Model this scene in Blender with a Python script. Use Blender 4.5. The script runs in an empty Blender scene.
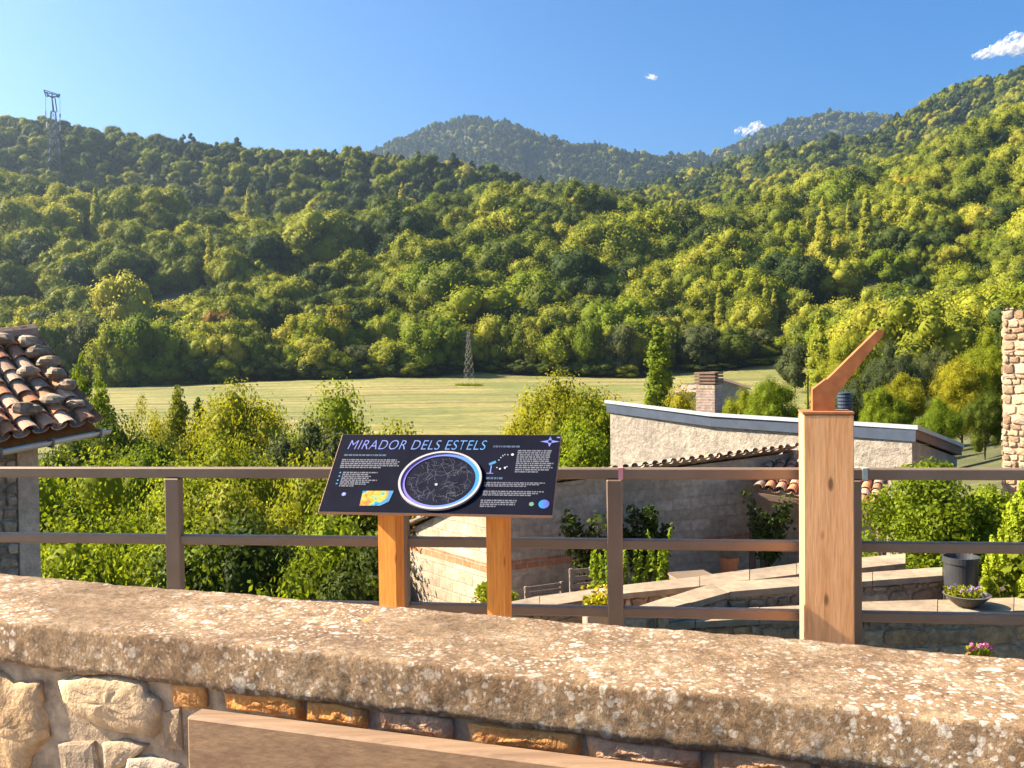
import bpy, math, random
import numpy as np
from mathutils import Vector, Matrix

R = math.radians
scene = bpy.context.scene
col = scene.collection

# ------------------------------------------------------------------ camera
EYE = 1.65
FPX = 950.0
PITCH, ROLL = math.atan(24 / FPX), R(0.7)
_f = Vector((0, math.cos(PITCH), -math.sin(PITCH)))
_u0 = Vector((0, math.sin(PITCH), math.cos(PITCH)))
_r = Vector((1, 0, 0)) * math.cos(ROLL) - _u0 * math.sin(ROLL)
_u = _u0 * math.cos(ROLL) + Vector((1, 0, 0)) * math.sin(ROLL)
CAM = Vector((0, 0, EYE))
cam_d = bpy.data.cameras.new('camera')
cam = bpy.data.objects.new('camera', cam_d)
col.objects.link(cam)
M = Matrix.Identity(4)
for i in range(3):
    M[i][0], M[i][1], M[i][2], M[i][3] = _r[i], _u[i], -_f[i], CAM[i]
cam.matrix_world = M
cam_d.sensor_width = 36.0
cam_d.lens = 36.0 * FPX / 1024
cam_d.clip_start, cam_d.clip_end = 0.05, 30000
scene.camera = cam

# ------------------------------------------------------------------ light
SUN_AZ, SUN_EL = R(-82), R(35)          # azimuth from +Y, negative to the left
world = bpy.data.worlds.new('World')
scene.world = world
world.use_nodes = True
nt = world.node_tree
bg = nt.nodes['Background']
sky = nt.nodes.new('ShaderNodeTexSky')
sky.sky_type = 'NISHITA'
sky.sun_disc = False
sky.sun_elevation = SUN_EL
sky.sun_rotation = SUN_AZ
sky.altitude = 1500
sky.air_density, sky.dust_density, sky.ozone_density = 1.0, 3.0, 4.0
hs_ = nt.nodes.new('ShaderNodeHueSaturation')
hs_.inputs['Saturation'].default_value = 1.34
nt.links.new(sky.outputs[0], hs_.inputs['Color'])
nt.links.new(hs_.outputs[0], bg.inputs[0])
bg.inputs[1].default_value = 0.053
sun_dir = Vector((math.sin(SUN_AZ) * math.cos(SUN_EL), math.cos(SUN_AZ) * math.cos(SUN_EL), math.sin(SUN_EL)))
sl = bpy.data.lights.new('sun', 'SUN')
sl.energy, sl.angle, sl.color = 5.0, R(0.5), (1.0, 0.87, 0.68)
so = bpy.data.objects.new('sun', sl)
col.objects.link(so)
so.rotation_euler = sun_dir.to_track_quat('Z', 'Y').to_euler()
vs = scene.view_settings
vs.view_transform, vs.look, vs.gamma = 'Standard', 'None', 1.0
vs.use_curve_mapping = False
vs.exposure = 2.1
cy = scene.cycles
cy.use_denoising = True
cy.max_bounces, cy.diffuse_bounces, cy.glossy_bounces = 6, 3, 2
cy.transmission_bounces, cy.transparent_max_bounces, cy.volume_bounces = 4, 24, 0

# ------------------------------------------------------------------ pixel -> world helpers
def ray(px, py):
    return _f + _r * ((px - 512) / FPX) - _u * ((py - 384) / FPX)
def at(px, py, d):
    return CAM + ray(px, py) * d
def on_z(px, py, z):
    v = ray(px, py)
    return CAM + v * ((z - EYE) / v.z)
def on_plane(px, py, p, n):
    v = ray(px, py)
    return CAM + v * ((p - CAM).dot(n) / v.dot(n))

# ------------------------------------------------------------------ node material helpers
class NM:
    def __init__(s, name):
        s.m = bpy.data.materials.new(name)
        s.m.use_nodes = True
        s.t = s.m.node_tree
        s.b = s.t.nodes['Principled BSDF']
        s.out = s.t.nodes['Material Output']
        s.b.inputs['Specular IOR Level'].default_value = 0.3
        s.b.inputs['Roughness'].default_value = 0.85
    def n(s, typ, **kw):
        nd = s.t.nodes.new('ShaderNode' + typ)
        for k, v in kw.items():
            if k.startswith('i_'):
                nd.inputs[k[2:].replace('_', ' ')].default_value = v
            else:
                setattr(nd, k, v)
        return nd
    def l(s, a, b):
        s.t.links.new(a, b)
    def attr(s, name):
        return s.n('Attribute', attribute_name=name)
    def obj(s, scale=(1, 1, 1)):
        tc = s.n('TexCoord'); mp = s.n('Mapping')
        mp.inputs['Scale'].default_value = scale
        s.l(tc.outputs['Object'], mp.inputs['Vector'])
        return mp.outputs['Vector']
    def noise(s, vec, scale, detail=4, rough=0.6):
        nd = s.n('TexNoise', i_Scale=scale, i_Detail=detail, i_Roughness=rough)
        if vec is not None: s.l(vec, nd.inputs['Vector'])
        return nd.outputs['Fac']
    def ramp(s, fac, stops):
        r = s.n('ValToRGB')
        e = r.color_ramp.elements
        while len(e) < len(stops): e.new(0.5)
        for el, (p, c) in zip(e, stops):
            el.position = p
            el.color = (c, c, c, 1) if isinstance(c, (int, float)) else (*c, 1)
        s.l(fac, r.inputs['Fac'])
        return r.outputs['Color']
    def mix(s, a, b, fac, mode='MIX'):
        x = s.n('Mix', data_type='RGBA', blend_type=mode)
        for sock, v in ((x.inputs[6], a), (x.inputs[7], b), (x.inputs[0], fac)):
            if hasattr(v, 'links'): s.l(v, sock)
            elif isinstance(v, (int, float)): sock.default_value = v
            else: sock.default_value = (*v, 1)
        return x.outputs[2]
    def base(s, c):
        if hasattr(c, 'links'): s.l(c, s.b.inputs['Base Color'])
        else: s.b.inputs['Base Color'].default_value = (*c, 1)
    def bump(s, h, dist=0.01, strength=0.6, normal=None):
        b = s.n('Bump', i_Distance=dist, i_Strength=strength)
        s.l(h, b.inputs['Height'])
        if normal: s.l(normal, b.inputs['Normal'])
        s.l(b.outputs['Normal'], s.b.inputs['Normal'])
        return b.outputs['Normal']

def simple(name, c, rough=0.7, metal=0.0, var=0.25, scale=8.0, spec=0.3, bump=0.0):
    k = NM(name)
    f = k.noise(k.obj(), scale, 5)
    a = tuple(x * (1 - var) for x in c); b = tuple(min(1, x * (1 + var)) for x in c)
    k.base(k.ramp(f, [(0.3, a), (0.7, b)]))
    k.b.inputs['Roughness'].default_value = rough
    k.b.inputs['Metallic'].default_value = metal
    k.b.inputs['Specular IOR Level'].default_value = spec
    if bump: k.bump(f, bump)
    return k.m

def tinted(name, rough=0.9, nscale=14.0, var=0.5, bump=0.01, spots=None):
    """stone-like: per-vertex tint attribute times layered noise"""
    k = NM(name)
    v = k.obj()
    f1 = k.noise(v, nscale, 6, 0.7)
    f2 = k.noise(v, nscale * 0.22, 3)
    c = k.mix(k.attr('tint').outputs['Color'], k.ramp(f1, [(0.25, 1 - var), (0.75, 1 + var * 0.6)]), 1.0, 'MULTIPLY')
    c = k.mix(c, k.ramp(f2, [(0.3, (0.75, 0.72, 0.7)), (0.7, (1.15, 1.1, 1.0))]), 1.0, 'MULTIPLY')
    if spots:
        f3 = k.noise(v, spots[0], 4, 0.65)
        c = k.mix(c, spots[1], k.ramp(f3, [(0.60, 0.0), (0.68, 0.75)]))
    k.base(c)
    k.b.inputs['Roughness'].default_value = rough
    k.bump(f1, bump, 0.8)
    return k.m

def wood(name, light, dark, scale=1.0, knots=True, rough=0.65, grain=(14, 14, 0.9)):
    k = NM(name)
    v = k.obj(tuple(g * scale for g in grain))
    f = k.noise(v, 2.2, 5, 0.6)
    f2 = k.noise(v, 9.0, 3, 0.6)
    c = k.ramp(f, [(0.3, dark), (0.55, light), (0.75, tuple(min(1, x * 1.12) for x in light))])
    c = k.mix(c, k.ramp(f2, [(0.3, 0.80), (0.6, 1.05)]), 0.8, 'MULTIPLY')
    if knots:
        vo = k.n('TexVoronoi', feature='F1', i_Scale=1.0, i_Randomness=1.0)
        k.l(k.obj((9.3, 5.3, 3.6)), vo.inputs['Vector'])
        c = k.mix(c, tuple(x * 0.28 for x in dark), k.ramp(vo.outputs['Distance'], [(0.08, 0.9), (0.16, 0.0)]))
    k.base(c)
    k.b.inputs['Roughness'].default_value = rough
    k.bump(f2, 0.002, 0.4)
    return k.m

def foliage(name, c0, c1, c2, trans=0.45, var=0.45):
    """leaf colour: hue by plant (random), brightness by leaf"""
    k = NM(name)
    oi = k.n('ObjectInfo')
    c = k.ramp(oi.outputs['Random'], [(0.0, c0), (0.45, c1), (1.0, c2)])
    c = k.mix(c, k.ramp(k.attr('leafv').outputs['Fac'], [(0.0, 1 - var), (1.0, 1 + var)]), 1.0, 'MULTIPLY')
    k.base(c)
    k.b.inputs['Roughness'].default_value = 0.6
    k.b.inputs['Specular IOR Level'].default_value = 0.06
    tr = k.n('BsdfTranslucent')
    k.l(k.mix(c, (1.25, 1.2, 0.55), 1.0, 'MULTIPLY'), tr.inputs['Color'])
    ms = k.n('MixShader'); ms.inputs[0].default_value = trans
    k.l(k.b.outputs[0], ms.inputs[1]); k.l(tr.outputs[0], ms.inputs[2])
    k.l(ms.outputs[0], k.out.inputs['Surface'])
    return k.m

# ------------------------------------------------------------------ mesh builder
class MB:
    def __init__(s):
        s.v, s.f, s.t, s.mi, s.w, s.sm = [], [], [], [], [], []
        s.m = 0; s.tint = (1, 1, 1); s.smooth = False
    def vert(s, p, t=None, w=(0, 0, 0)):
        s.v.append(tuple(p)); s.t.append(t or s.tint); s.w.append(w)
        return len(s.v) - 1
    def face(s, idx):
        s.f.append(tuple(idx)); s.mi.append(s.m); s.sm.append(s.smooth)
    def poly(s, pts, t=None, w=None):
        s.face([s.vert(p, t, w[i] if w else (0, 0, 0)) for i, p in enumerate(pts)])
    def wallquad(s, a, b, c, d):
        """a,b bottom; c,d top; wuv in metres along ab and up"""
        a, b, c, d = map(Vector, (a, b, c, d))
        u = (b - a); u.z = 0; u.normalize()
        s.poly([a, b, c, d], w=[((p - a).dot(u), p.z, 0) for p in (a, b, c, d)])
    def hexa(s, p):
        """8 points: bottom 0-3 ccw, top 4-7"""
        i = [s.vert(x) for x in p]
        for q in ((3, 2, 1, 0), (4, 5, 6, 7), (0, 1, 5, 4), (1, 2, 6, 5), (2, 3, 7, 6), (3, 0, 4, 7)):
            s.face([i[k] for k in q])
    def box(s, c, size, ux=None, uy=None, uz=None, bev=0.0):
        c = Vector(c)
        ux = Vector(ux or (1, 0, 0)); uy = Vector(uy or (0, 1, 0)); uz = Vector(uz or (0, 0, 1))
        a, b, e = (x / 2 for x in size)
        if bev <= 0:
            s.hexa([c + ux * (i * a) + uy * (j * b) + uz * (k * e) for k in (-1, 1) for i, j in ((-1, -1), (1, -1), (1, 1), (-1, 1))])
            return
        # bevelled box: three rings of inset vertices per corner
        ids = {}
        for i in (-1, 1):
            for j in (-1, 1):
                for k in (-1, 1):
                    for ax in range(3):
                        o = [a - bev, b - bev, e - bev]
                        o[ax] += bev
                        ids[i, j, k, ax] = s.vert(c + ux * (i * o[0]) + uy * (j * o[1]) + uz * (k * o[2]))
        for ax in range(3):
            o1, o2 = [q for q in range(3) if q != ax]
            for sg in (-1, 1):
                q = []
                for s1, s2 in ((-1, -1), (1, -1), (1, 1), (-1, 1)):
                    key = [0, 0, 0]; key[ax] = sg; key[o1] = s1; key[o2] = s2
                    q.append(ids[key[0], key[1], key[2], ax])
                flip = (sg < 0) != (ax == 1)
                s.face(q[::-1] if flip else q)
        for ax in range(3):      # edges along axis ax
            o1, o2 = [q for q in range(3) if q != ax]
            for s1 in (-1, 1):
                for s2 in (-1, 1):
                    k0 = [0, 0, 0]; k0[o1] = s1; k0[o2] = s2
                    k1 = list(k0); k0[ax] = -1; k1[ax] = 1
                    s.face([ids[(*k0, o1)], ids[(*k1, o1)], ids[(*k1, o2)], ids[(*k0, o2)]])
        for i in (-1, 1):
            for j in (-1, 1):
                for k in (-1, 1):
                    s.face([ids[i, j, k, 0], ids[i, j, k, 1], ids[i, j, k, 2]])
    def bar(s, a, b, w, h, up=(0, 0, 1), bev=0.0):
        a, b = Vector(a), Vector(b)
        d = b - a; L = d.length; d.normalize()
        side = d.cross(Vector(up)).normalized(); upv = side.cross(d)
        s.box((a + b) / 2, (L, w, h), d, -side, upv, bev)
    def tube(s, pts, rad, n=8, cap=True):
        pts = [Vector(p) for p in pts]
        rads = rad if isinstance(rad, (list, tuple)) else [rad] * len(pts)
        rings = []
        for i, p in enumerate(pts):
            d = (pts[min(i + 1, len(pts) - 1)] - pts[max(i - 1, 0)]).normalized()
            x = d.orthogonal().normalized() if i == 0 else (px - d * px.dot(d)).normalized()
            px = x; y = d.cross(x)
            rings.append([s.vert(p + (x * math.cos(2 * math.pi * k / n) + y * math.sin(2 * math.pi * k / n)) * rads[i]) for k in range(n)])
        for a, b in zip(rings, rings[1:]):
            for k in range(n):
                s.face((a[k], a[(k + 1) % n], b[(k + 1) % n], b[k]))
        if cap:
            s.face(rings[0][::-1]); s.face(rings[-1])
    def lathe(s, c, prof, n=24):
        c = Vector(c); rings = []
        for r, z in prof:
            rings.append([s.vert(c + Vector((r * math.cos(2 * math.pi * k / n), r * math.sin(2 * math.pi * k / n), z))) for k in range(n)])
        for a, b in zip(rings, rings[1:]):
            for k in range(n):
                s.face((a[k], a[(k + 1) % n], b[(k + 1) % n], b[k]))
    def prism(s, poly, ext):
        """poly: 3-D outline, ext: extrusion vector"""
        ext = Vector(ext); n = len(poly)
        a = [s.vert(p) for p in poly]; b = [s.vert(Vector(p) + ext) for p in poly]
        s.face(a[::-1]); s.face(b)
        for i in range(n):
            j = (i + 1) % n
            s.face((a[i], a[j], b[j], b[i]))
    def build(s, name, mats, parent=None, origin=None, fix=True):
        me = bpy.data.meshes.new(name)
        o = Vector(origin) if origin is not None else Vector((0, 0, 0))
        me.from_pydata([Vector(p) - o for p in s.v] if origin is not None else s.v, [], s.f)
        for m in (mats if isinstance(mats, (list, tuple)) else [mats]):
            me.materials.append(m)
        me.polygons.foreach_set('material_index', s.mi)
        me.polygons.foreach_set('use_smooth', s.sm)
        at_ = me.attributes.new('tint', 'FLOAT_COLOR', 'POINT')
        at_.data.foreach_set('color', [x for t in s.t for x in (*t[:3], 1)])
        w = me.attributes.new('wuv', 'FLOAT_VECTOR', 'POINT')
        w.data.foreach_set('vector', [x for t in s.w for x in t])
        if fix:
            import bmesh
            bm = bmesh.new(); bm.from_mesh(me)
            bmesh.ops.recalc_face_normals(bm, faces=bm.faces)
            bm.to_mesh(me); bm.free()
        ob = bpy.data.objects.new(name, me)
        col.objects.link(ob)
        ob.location = o
        if parent:
            ob.parent = parent
            w_ = Vector(parent.location)
            if parent.parent: w_ = w_ + parent.parent.location
            ob.location = o - w_
        return ob

def tag(o, label=None, cat=None, group=None, kind=None):
    if label: o['label'] = label
    if cat: o['category'] = cat
    if group: o['group'] = group
    if kind: o['kind'] = kind
    return o
def empty(name, loc, label, cat, group=None):
    o = bpy.data.objects.new(name, None)
    o.empty_display_size = 0.2
    col.objects.link(o); o.location = loc
    return tag(o, label, cat, group)

# value noise (numpy)
_rs = np.random.RandomState(5)
_tab = _rs.rand(256, 256)
def vnoise(x, y):
    x = np.asarray(x, float); y = np.asarray(y, float)
    xi = np.floor(x).astype(int); yi = np.floor(y).astype(int)
    fx = x - xi; fy = y - yi
    fx = fx * fx * (3 - 2 * fx); fy = fy * fy * (3 - 2 * fy)
    g = lambda a, b: _tab[a % 256, b % 256]
    return ((g(xi, yi) * (1 - fx) + g(xi + 1, yi) * fx) * (1 - fy) + (g(xi, yi + 1) * (1 - fx) + g(xi + 1, yi + 1) * fx) * fy) * 2 - 1
def fbm(x, y, o=4):
    s = 0; a = 1; t = 0
    for i in range(o):
        s = s + a * vnoise(x * 2 ** i + 17.3 * i, y * 2 ** i - 9.1 * i); t += a; a *= 0.5
    return s / t

# ------------------------------------------------------------------ materials
MAT = {}
MAT['leaf'] = foliage('green_leaves', (0.07, 0.095, 0.013), (0.145, 0.17, 0.016), (0.26, 0.265, 0.024), 0.34)
MAT['leaf_bright'] = foliage('bright_leaves', (0.14, 0.19, 0.014), (0.19, 0.235, 0.016), (0.235, 0.25, 0.018), 0.45)
MAT['leaf_yellow'] = foliage('yellow_leaves', (0.22, 0.23, 0.02), (0.28, 0.265, 0.02), (0.34, 0.29, 0.02))
MAT['leaf_orange'] = foliage('orange_leaves', (0.20, 0.12, 0.03), (0.24, 0.13, 0.03), (0.25, 0.15, 0.04))
MAT['leaf_grey'] = foliage('grey_green_leaves', (0.08, 0.10, 0.04), (0.10, 0.115, 0.04), (0.12, 0.13, 0.045))
MAT['leaf_dark'] = foliage('dark_leaves', (0.035, 0.055, 0.012), (0.045, 0.068, 0.014), (0.065, 0.085, 0.016), 0.3)
MAT['leaf_poplar'] = foliage('poplar_leaves', (0.26, 0.28, 0.035), (0.30, 0.30, 0.035), (0.36, 0.33, 0.045), 0.45)
MAT['leaf_pine'] = foliage('pine_needles', (0.030, 0.055, 0.018), (0.042, 0.07, 0.02), (0.06, 0.085, 0.025), 0.25)
MAT['leaf_conifer'] = foliage('conifer_scales', (0.26, 0.31, 0.02), (0.26, 0.31, 0.02), (0.26, 0.31, 0.02), 0.35)
MAT['petal_yellow'] = foliage('yellow_petals', (0.55, 0.45, 0.03), (0.55, 0.45, 0.03), (0.6, 0.5, 0.05), 0.4)
MAT['petal_violet'] = foliage('violet_petals', (0.36, 0.22, 0.62), (0.4, 0.25, 0.65), (0.45, 0.3, 0.7), 0.4)
MAT['petal_pink'] = foliage('pink_petals', (0.75, 0.20, 0.45), (0.75, 0.22, 0.5), (0.8, 0.3, 0.5), 0.4)
MAT['bark'] = simple('bark', (0.10, 0.075, 0.05), 0.95, var=0.4, scale=5, bump=0.02)
MAT['bark_pale'] = simple('pale_bark', (0.22, 0.19, 0.15), 0.95, var=0.3, scale=5, bump=0.02)
MAT['stone'] = tinted('fieldstone', nscale=16, var=0.55, bump=0.012)
MAT['stone_big'] = tinted('parapet_stone', nscale=11, var=0.55, bump=0.02, spots=(30, (0.45, 0.38, 0.28)))
MAT['tile'] = tinted('clay_tile', nscale=26, var=0.35, bump=0.004, spots=(7, (0.36, 0.30, 0.24)))
MAT['plaster'] = tinted('rough_render', nscale=7, var=0.40, bump=0.09)
MAT['steel'] = simple('painted_steel', (0.225, 0.158, 0.105), 0.42, 0.25, 0.10, 20, 0.5)
def m_steel():
    k = NM('painted_steel')
    v = k.obj()
    f = k.noise(v, 3.0, 5); g = k.noise(v, 26.0, 6, 0.75)
    c = k.ramp(f, [(0.3, (0.195, 0.135, 0.09)), (0.7, (0.255, 0.182, 0.122))])
    c = k.mix(c, (0.30, 0.24, 0.19), k.ramp(g, [(0.62, 0.0), (0.70, 0.6)]))
    c = k.mix(c, (0.15, 0.06, 0.025), k.ramp(k.noise(v, 9.0, 6, 0.8), [(0.68, 0.0), (0.74, 0.8)]))
    k.base(c); k.b.inputs['Roughness'].default_value = 0.5; k.b.inputs['Metallic'].default_value = 0.15
    k.bump(g, 0.0015, 0.5)
    return k.m
MAT['steel'] = m_steel()
MAT['zinc'] = simple('zinc_flashing', (0.32, 0.335, 0.35), 0.5, 0.2, 0.12, 3, 0.5)
MAT['fascia'] = simple('slate_blue_fascia', (0.035, 0.048, 0.075), 0.6, 0, 0.2, 4)
MAT['gutter'] = simple('grey_gutter', (0.68, 0.59, 0.50), 0.45, 0.2, 0.12, 6, 0.5)
MAT['orange_board'] = simple('orange_board', (0.46, 0.13, 0.025), 0.7, 0, 0.2, 8)
MAT['brown'] = simple('brown_board', (0.16, 0.10, 0.07), 0.8, 0, 0.25, 6)
MAT['rust'] = simple('rusty_steel', (0.36, 0.13, 0.045), 0.75, 0.15, 0.25, 16, 0.3, 0.001)
MAT['pine'] = wood('pine_post', (0.80, 0.405, 0.175), (0.66, 0.30, 0.11))
MAT['larch'] = wood('varnished_leg', (0.86, 0.31, 0.05), (0.72, 0.23, 0.035))
MAT['bench'] = wood('weathered_bench', (0.27, 0.165, 0.092), (0.18, 0.105, 0.06), knots=False, grain=(0.8, 16, 16), rough=0.7)
MAT['greywood'] = wood('grey_slats', (0.22, 0.17, 0.13), (0.13, 0.10, 0.08), knots=False)
MAT['blackpot'] = simple('black_plastic', (0.035, 0.035, 0.038), 0.4, 0, 0.2, 5, 0.5)
MAT['greybowl'] = simple('grey_bowl', (0.10, 0.09, 0.08), 0.6, 0, 0.3, 12)
MAT['terracotta'] = simple('terracotta', (0.42, 0.15, 0.06), 0.8, 0, 0.2, 12)
MAT['white'] = simple('stone_trough', (0.34, 0.27, 0.20), 0.6, 0, 0.12, 9)
MAT['soil'] = simple('soil', (0.07, 0.05, 0.035), 1, 0, 0.4, 30)
MAT['galv'] = simple('galvanised_lattice', (0.20, 0.19, 0.17), 0.6, 0.3, 0.1, 3)
MAT['redwhite'] = simple('pale_insulator', (0.62, 0.52, 0.46), 0.5, 0, 0.1, 3)
MAT['pylonblue'] = simple('grey_blue_lattice', (0.07, 0.10, 0.13), 0.6, 0.2, 0.1, 3)
MAT['dark'] = simple('dark_opening', (0.02, 0.018, 0.016), 0.9, 0, 0.2, 5)

def m_ground():
    k = NM('ground_cover')
    v = k.obj()
    f = k.noise(v, 0.12, 6, 0.65); g = k.noise(v, 1.1, 5, 0.7)
    c = k.ramp(f, [(0.3, (0.045, 0.055, 0.018)), (0.55, (0.085, 0.085, 0.03)), (0.75, (0.14, 0.125, 0.05))])
    c = k.mix(c, k.ramp(g, [(0.3, 0.7), (0.7, 1.25)]), 1.0, 'MULTIPLY')
    k.base(c); k.bump(g, 0.2, 0.5)
    k.b.inputs['Roughness'].default_value = 1.0
    return k.m
MAT['ground'] = m_ground()

def m_field():
    k = NM('mown_field')
    tc = k.n('TexCoord'); mp = k.n('Mapping')
    mp.inputs['Rotation'].default_value = (0, 0, R(-6))
    k.l(tc.outputs['Object'], mp.inputs['Vector'])
    v = mp.outputs['Vector']
    ns = k.n('TexNoise', i_Scale=0.035, i_Detail=3.0)
    k.l(v, ns.inputs['Vector'])
    ad = k.n('VectorMath', operation='MULTIPLY_ADD')
    k.l(ns.outputs['Color'], ad.inputs[0]); ad.inputs[1].default_value = (0, 14, 0); k.l(v, ad.inputs[2])
    st = k.n('Mapping'); st.inputs['Scale'].default_value = (0.012, 0.17, 1)
    k.l(ad.outputs[0], st.inputs['Vector'])
    rows = k.noise(st.outputs[0], 1.0, 3, 0.75)
    patch = k.noise(v, 0.022, 4)
    fine = k.noise(v, 0.6, 5, 0.7)
    c = k.ramp(rows, [(0.36, (0.10, 0.09, 0.024)), (0.47, (0.20, 0.175, 0.05)), (0.64, (0.30, 0.25, 0.085))])
    c = k.mix(c, (0.125, 0.145, 0.03), k.ramp(patch, [(0.42, 0.0), (0.62, 0.8)]))
    c = k.mix(c, k.ramp(fine, [(0.3, 0.62), (0.7, 1.25)]), 1.0, 'MULTIPLY')
    k.base(c); k.bump(fine, 0.25, 0.7)
    k.b.inputs['Roughness'].default_value = 1.0
    return k.m
MAT['field'] = m_field()

def m_blocks(name, c1, c2, mort, bw=0.40, bh=0.2):
    k = NM(name)
    at_ = k.attr('wuv')
    br = k.n('TexBrick', i_Scale=1.0)
    br.inputs['Brick Width'].default_value = bw; br.inputs['Row Height'].default_value = bh
    br.inputs['Mortar Size'].default_value = 0.014; br.inputs['Mortar Smooth'].default_value = 0.4
    br.inputs['Bias'].default_value = -0.1
    br.inputs['Color1'].default_value = (*c1, 1); br.inputs['Color2'].default_value = (*c2, 1); br.inputs['Mortar'].default_value = (*mort, 1)
    nz = k.n('TexNoise', i_Scale=2.5, i_Detail=3.0)
    k.l(at_.outputs['Vector'], nz.inputs['Vector'])
    ad = k.n('VectorMath', operation='MULTIPLY_ADD'); ad.inputs[1].default_value = (0.04, 0.03, 0)
    k.l(nz.outputs['Color'], ad.inputs[0]); k.l(at_.outputs['Vector'], ad.inputs[2])
    k.l(ad.outputs[0], br.inputs['Vector'])
    f = k.noise(at_.outputs['Vector'], 9, 6, 0.7)
    f2 = k.noise(at_.outputs['Vector'], 0.7, 4)
    c = k.mix(br.outputs['Color'], k.ramp(f, [(0.3, 0.65), (0.7, 1.25)]), 1.0, 'MULTIPLY')
    c = k.mix(c, k.ramp(f2, [(0.35, (0.75, 0.72, 0.68)), (0.65, (1.15, 1.12, 1.08))]), 1.0, 'MULTIPLY')
    k.base(c)
    iv = k.n('Math', operation='MULTIPLY_ADD'); iv.inputs[1].default_value = -1.0; iv.inputs[2].default_value = 1.0
    k.l(br.outputs['Fac'], iv.inputs[0])
    n1 = k.bump(iv.outputs[0], 0.02, 0.7)
    k.bump(f, 0.012, 0.6, n1)
    return k.m
MAT['blocks'] = m_blocks('concrete_blocks', (0.38, 0.29, 0.205), (0.50, 0.395, 0.295), (0.42, 0.335, 0.25))
MAT['bricks'] = m_blocks('chimney_bricks', (0.30, 0.20, 0.15), (0.38, 0.27, 0.21), (0.36, 0.31, 0.27), 0.22, 0.07)

def m_coping():
    k = NM('lichen_concrete')
    v = k.obj()
    f = k.noise(v, 7.0, 8, 0.75); g = k.noise(v, 120.0, 5, 0.8); big = k.noise(v, 1.9, 4, 0.65); mid = k.noise(v, 34.0, 5, 0.7)
    c = k.ramp(f, [(0.30, (0.17, 0.095, 0.048)), (0.5, (0.31, 0.195, 0.105)), (0.70, (0.44, 0.305, 0.18))])
    c = k.mix(c, k.ramp(big, [(0.35, 0.72), (0.6, 1.1)]), 1.0, 'MULTIPLY')
    c = k.mix(c, k.ramp(mid, [(0.30, 0.55), (0.5, 1.0), (0.7, 1.2)]), 1.0, 'MULTIPLY')
    c = k.mix(c, k.ramp(g, [(0.30, 0.45), (0.5, 1.0), (0.72, 1.35)]), 1.0, 'MULTIPLY')
    dr = k.ramp(big, [(0.40, 0.06), (0.60, 1.0)])
    wob = k.n('TexNoise', i_Scale=60.0, i_Detail=4.0); k.l(v, wob.inputs['Vector'])
    wv = k.n('VectorMath', operation='MULTIPLY_ADD'); wv.inputs[1].default_value = (0.016, 0.016, 0.016)
    k.l(wob.outputs['Color'], wv.inputs[0]); k.l(v, wv.inputs[2])
    for sc, r0, r1, th in ((20.0, 0.20, 0.32, 0.34), (42.0, 0.26, 0.40, 0.44), (95.0, 0.30, 0.46, 0.50)):
        vo = k.n('TexVoronoi', feature='F1', i_Scale=sc); k.l(wv.outputs[0], vo.inputs['Vector'])
        spot = k.ramp(vo.outputs['Distance'], [(r0, 1.0), (r1, 0.0)])
        pick = k.ramp(vo.outputs['Color'], [(1 - th - 0.02, 0.0), (1 - th, 1.0)])
        fac = k.mix(k.mix(spot, pick, 1.0, 'MULTIPLY'), dr, 1.0, 'MULTIPLY')
        fac = k.mix(fac, k.ramp(g, [(0.3, 0.35), (0.55, 0.95)]), 1.0, 'MULTIPLY')
        c = k.mix(c, (0.74, 0.66, 0.55), fac)
    vo = k.n('TexVoronoi', feature='F1', i_Scale=14.0); k.l(wv.outputs[0], vo.inputs['Vector'])
    fac = k.mix(k.ramp(vo.outputs['Distance'], [(0.10, 0.8), (0.2, 0.0)]), k.ramp(vo.outputs['Color'], [(0.84, 0.0), (0.86, 1.0)]), 1.0, 'MULTIPLY')
    c = k.mix(c, (0.52, 0.29, 0.06), fac)
    k.base(c)
    n1 = k.bump(mid, 0.010, 0.7)
    k.bump(g, 0.006, 1.0, n1)
    k.b.inputs['Roughness'].default_value = 0.95
    return k.m
MAT['coping'] = m_coping()
MAT['mortar'] = simple('lime_mortar', (0.36, 0.265, 0.175), 1, 0, 0.45, 20, bump=0.02)
MAT['terrace'] = simple('terrace_paving', (0.30, 0.25, 0.20), 0.9, 0, 0.2, 6)
MAT['ledge'] = tinted('sandstone_coping', nscale=9, var=0.35, bump=0.01)

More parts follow.
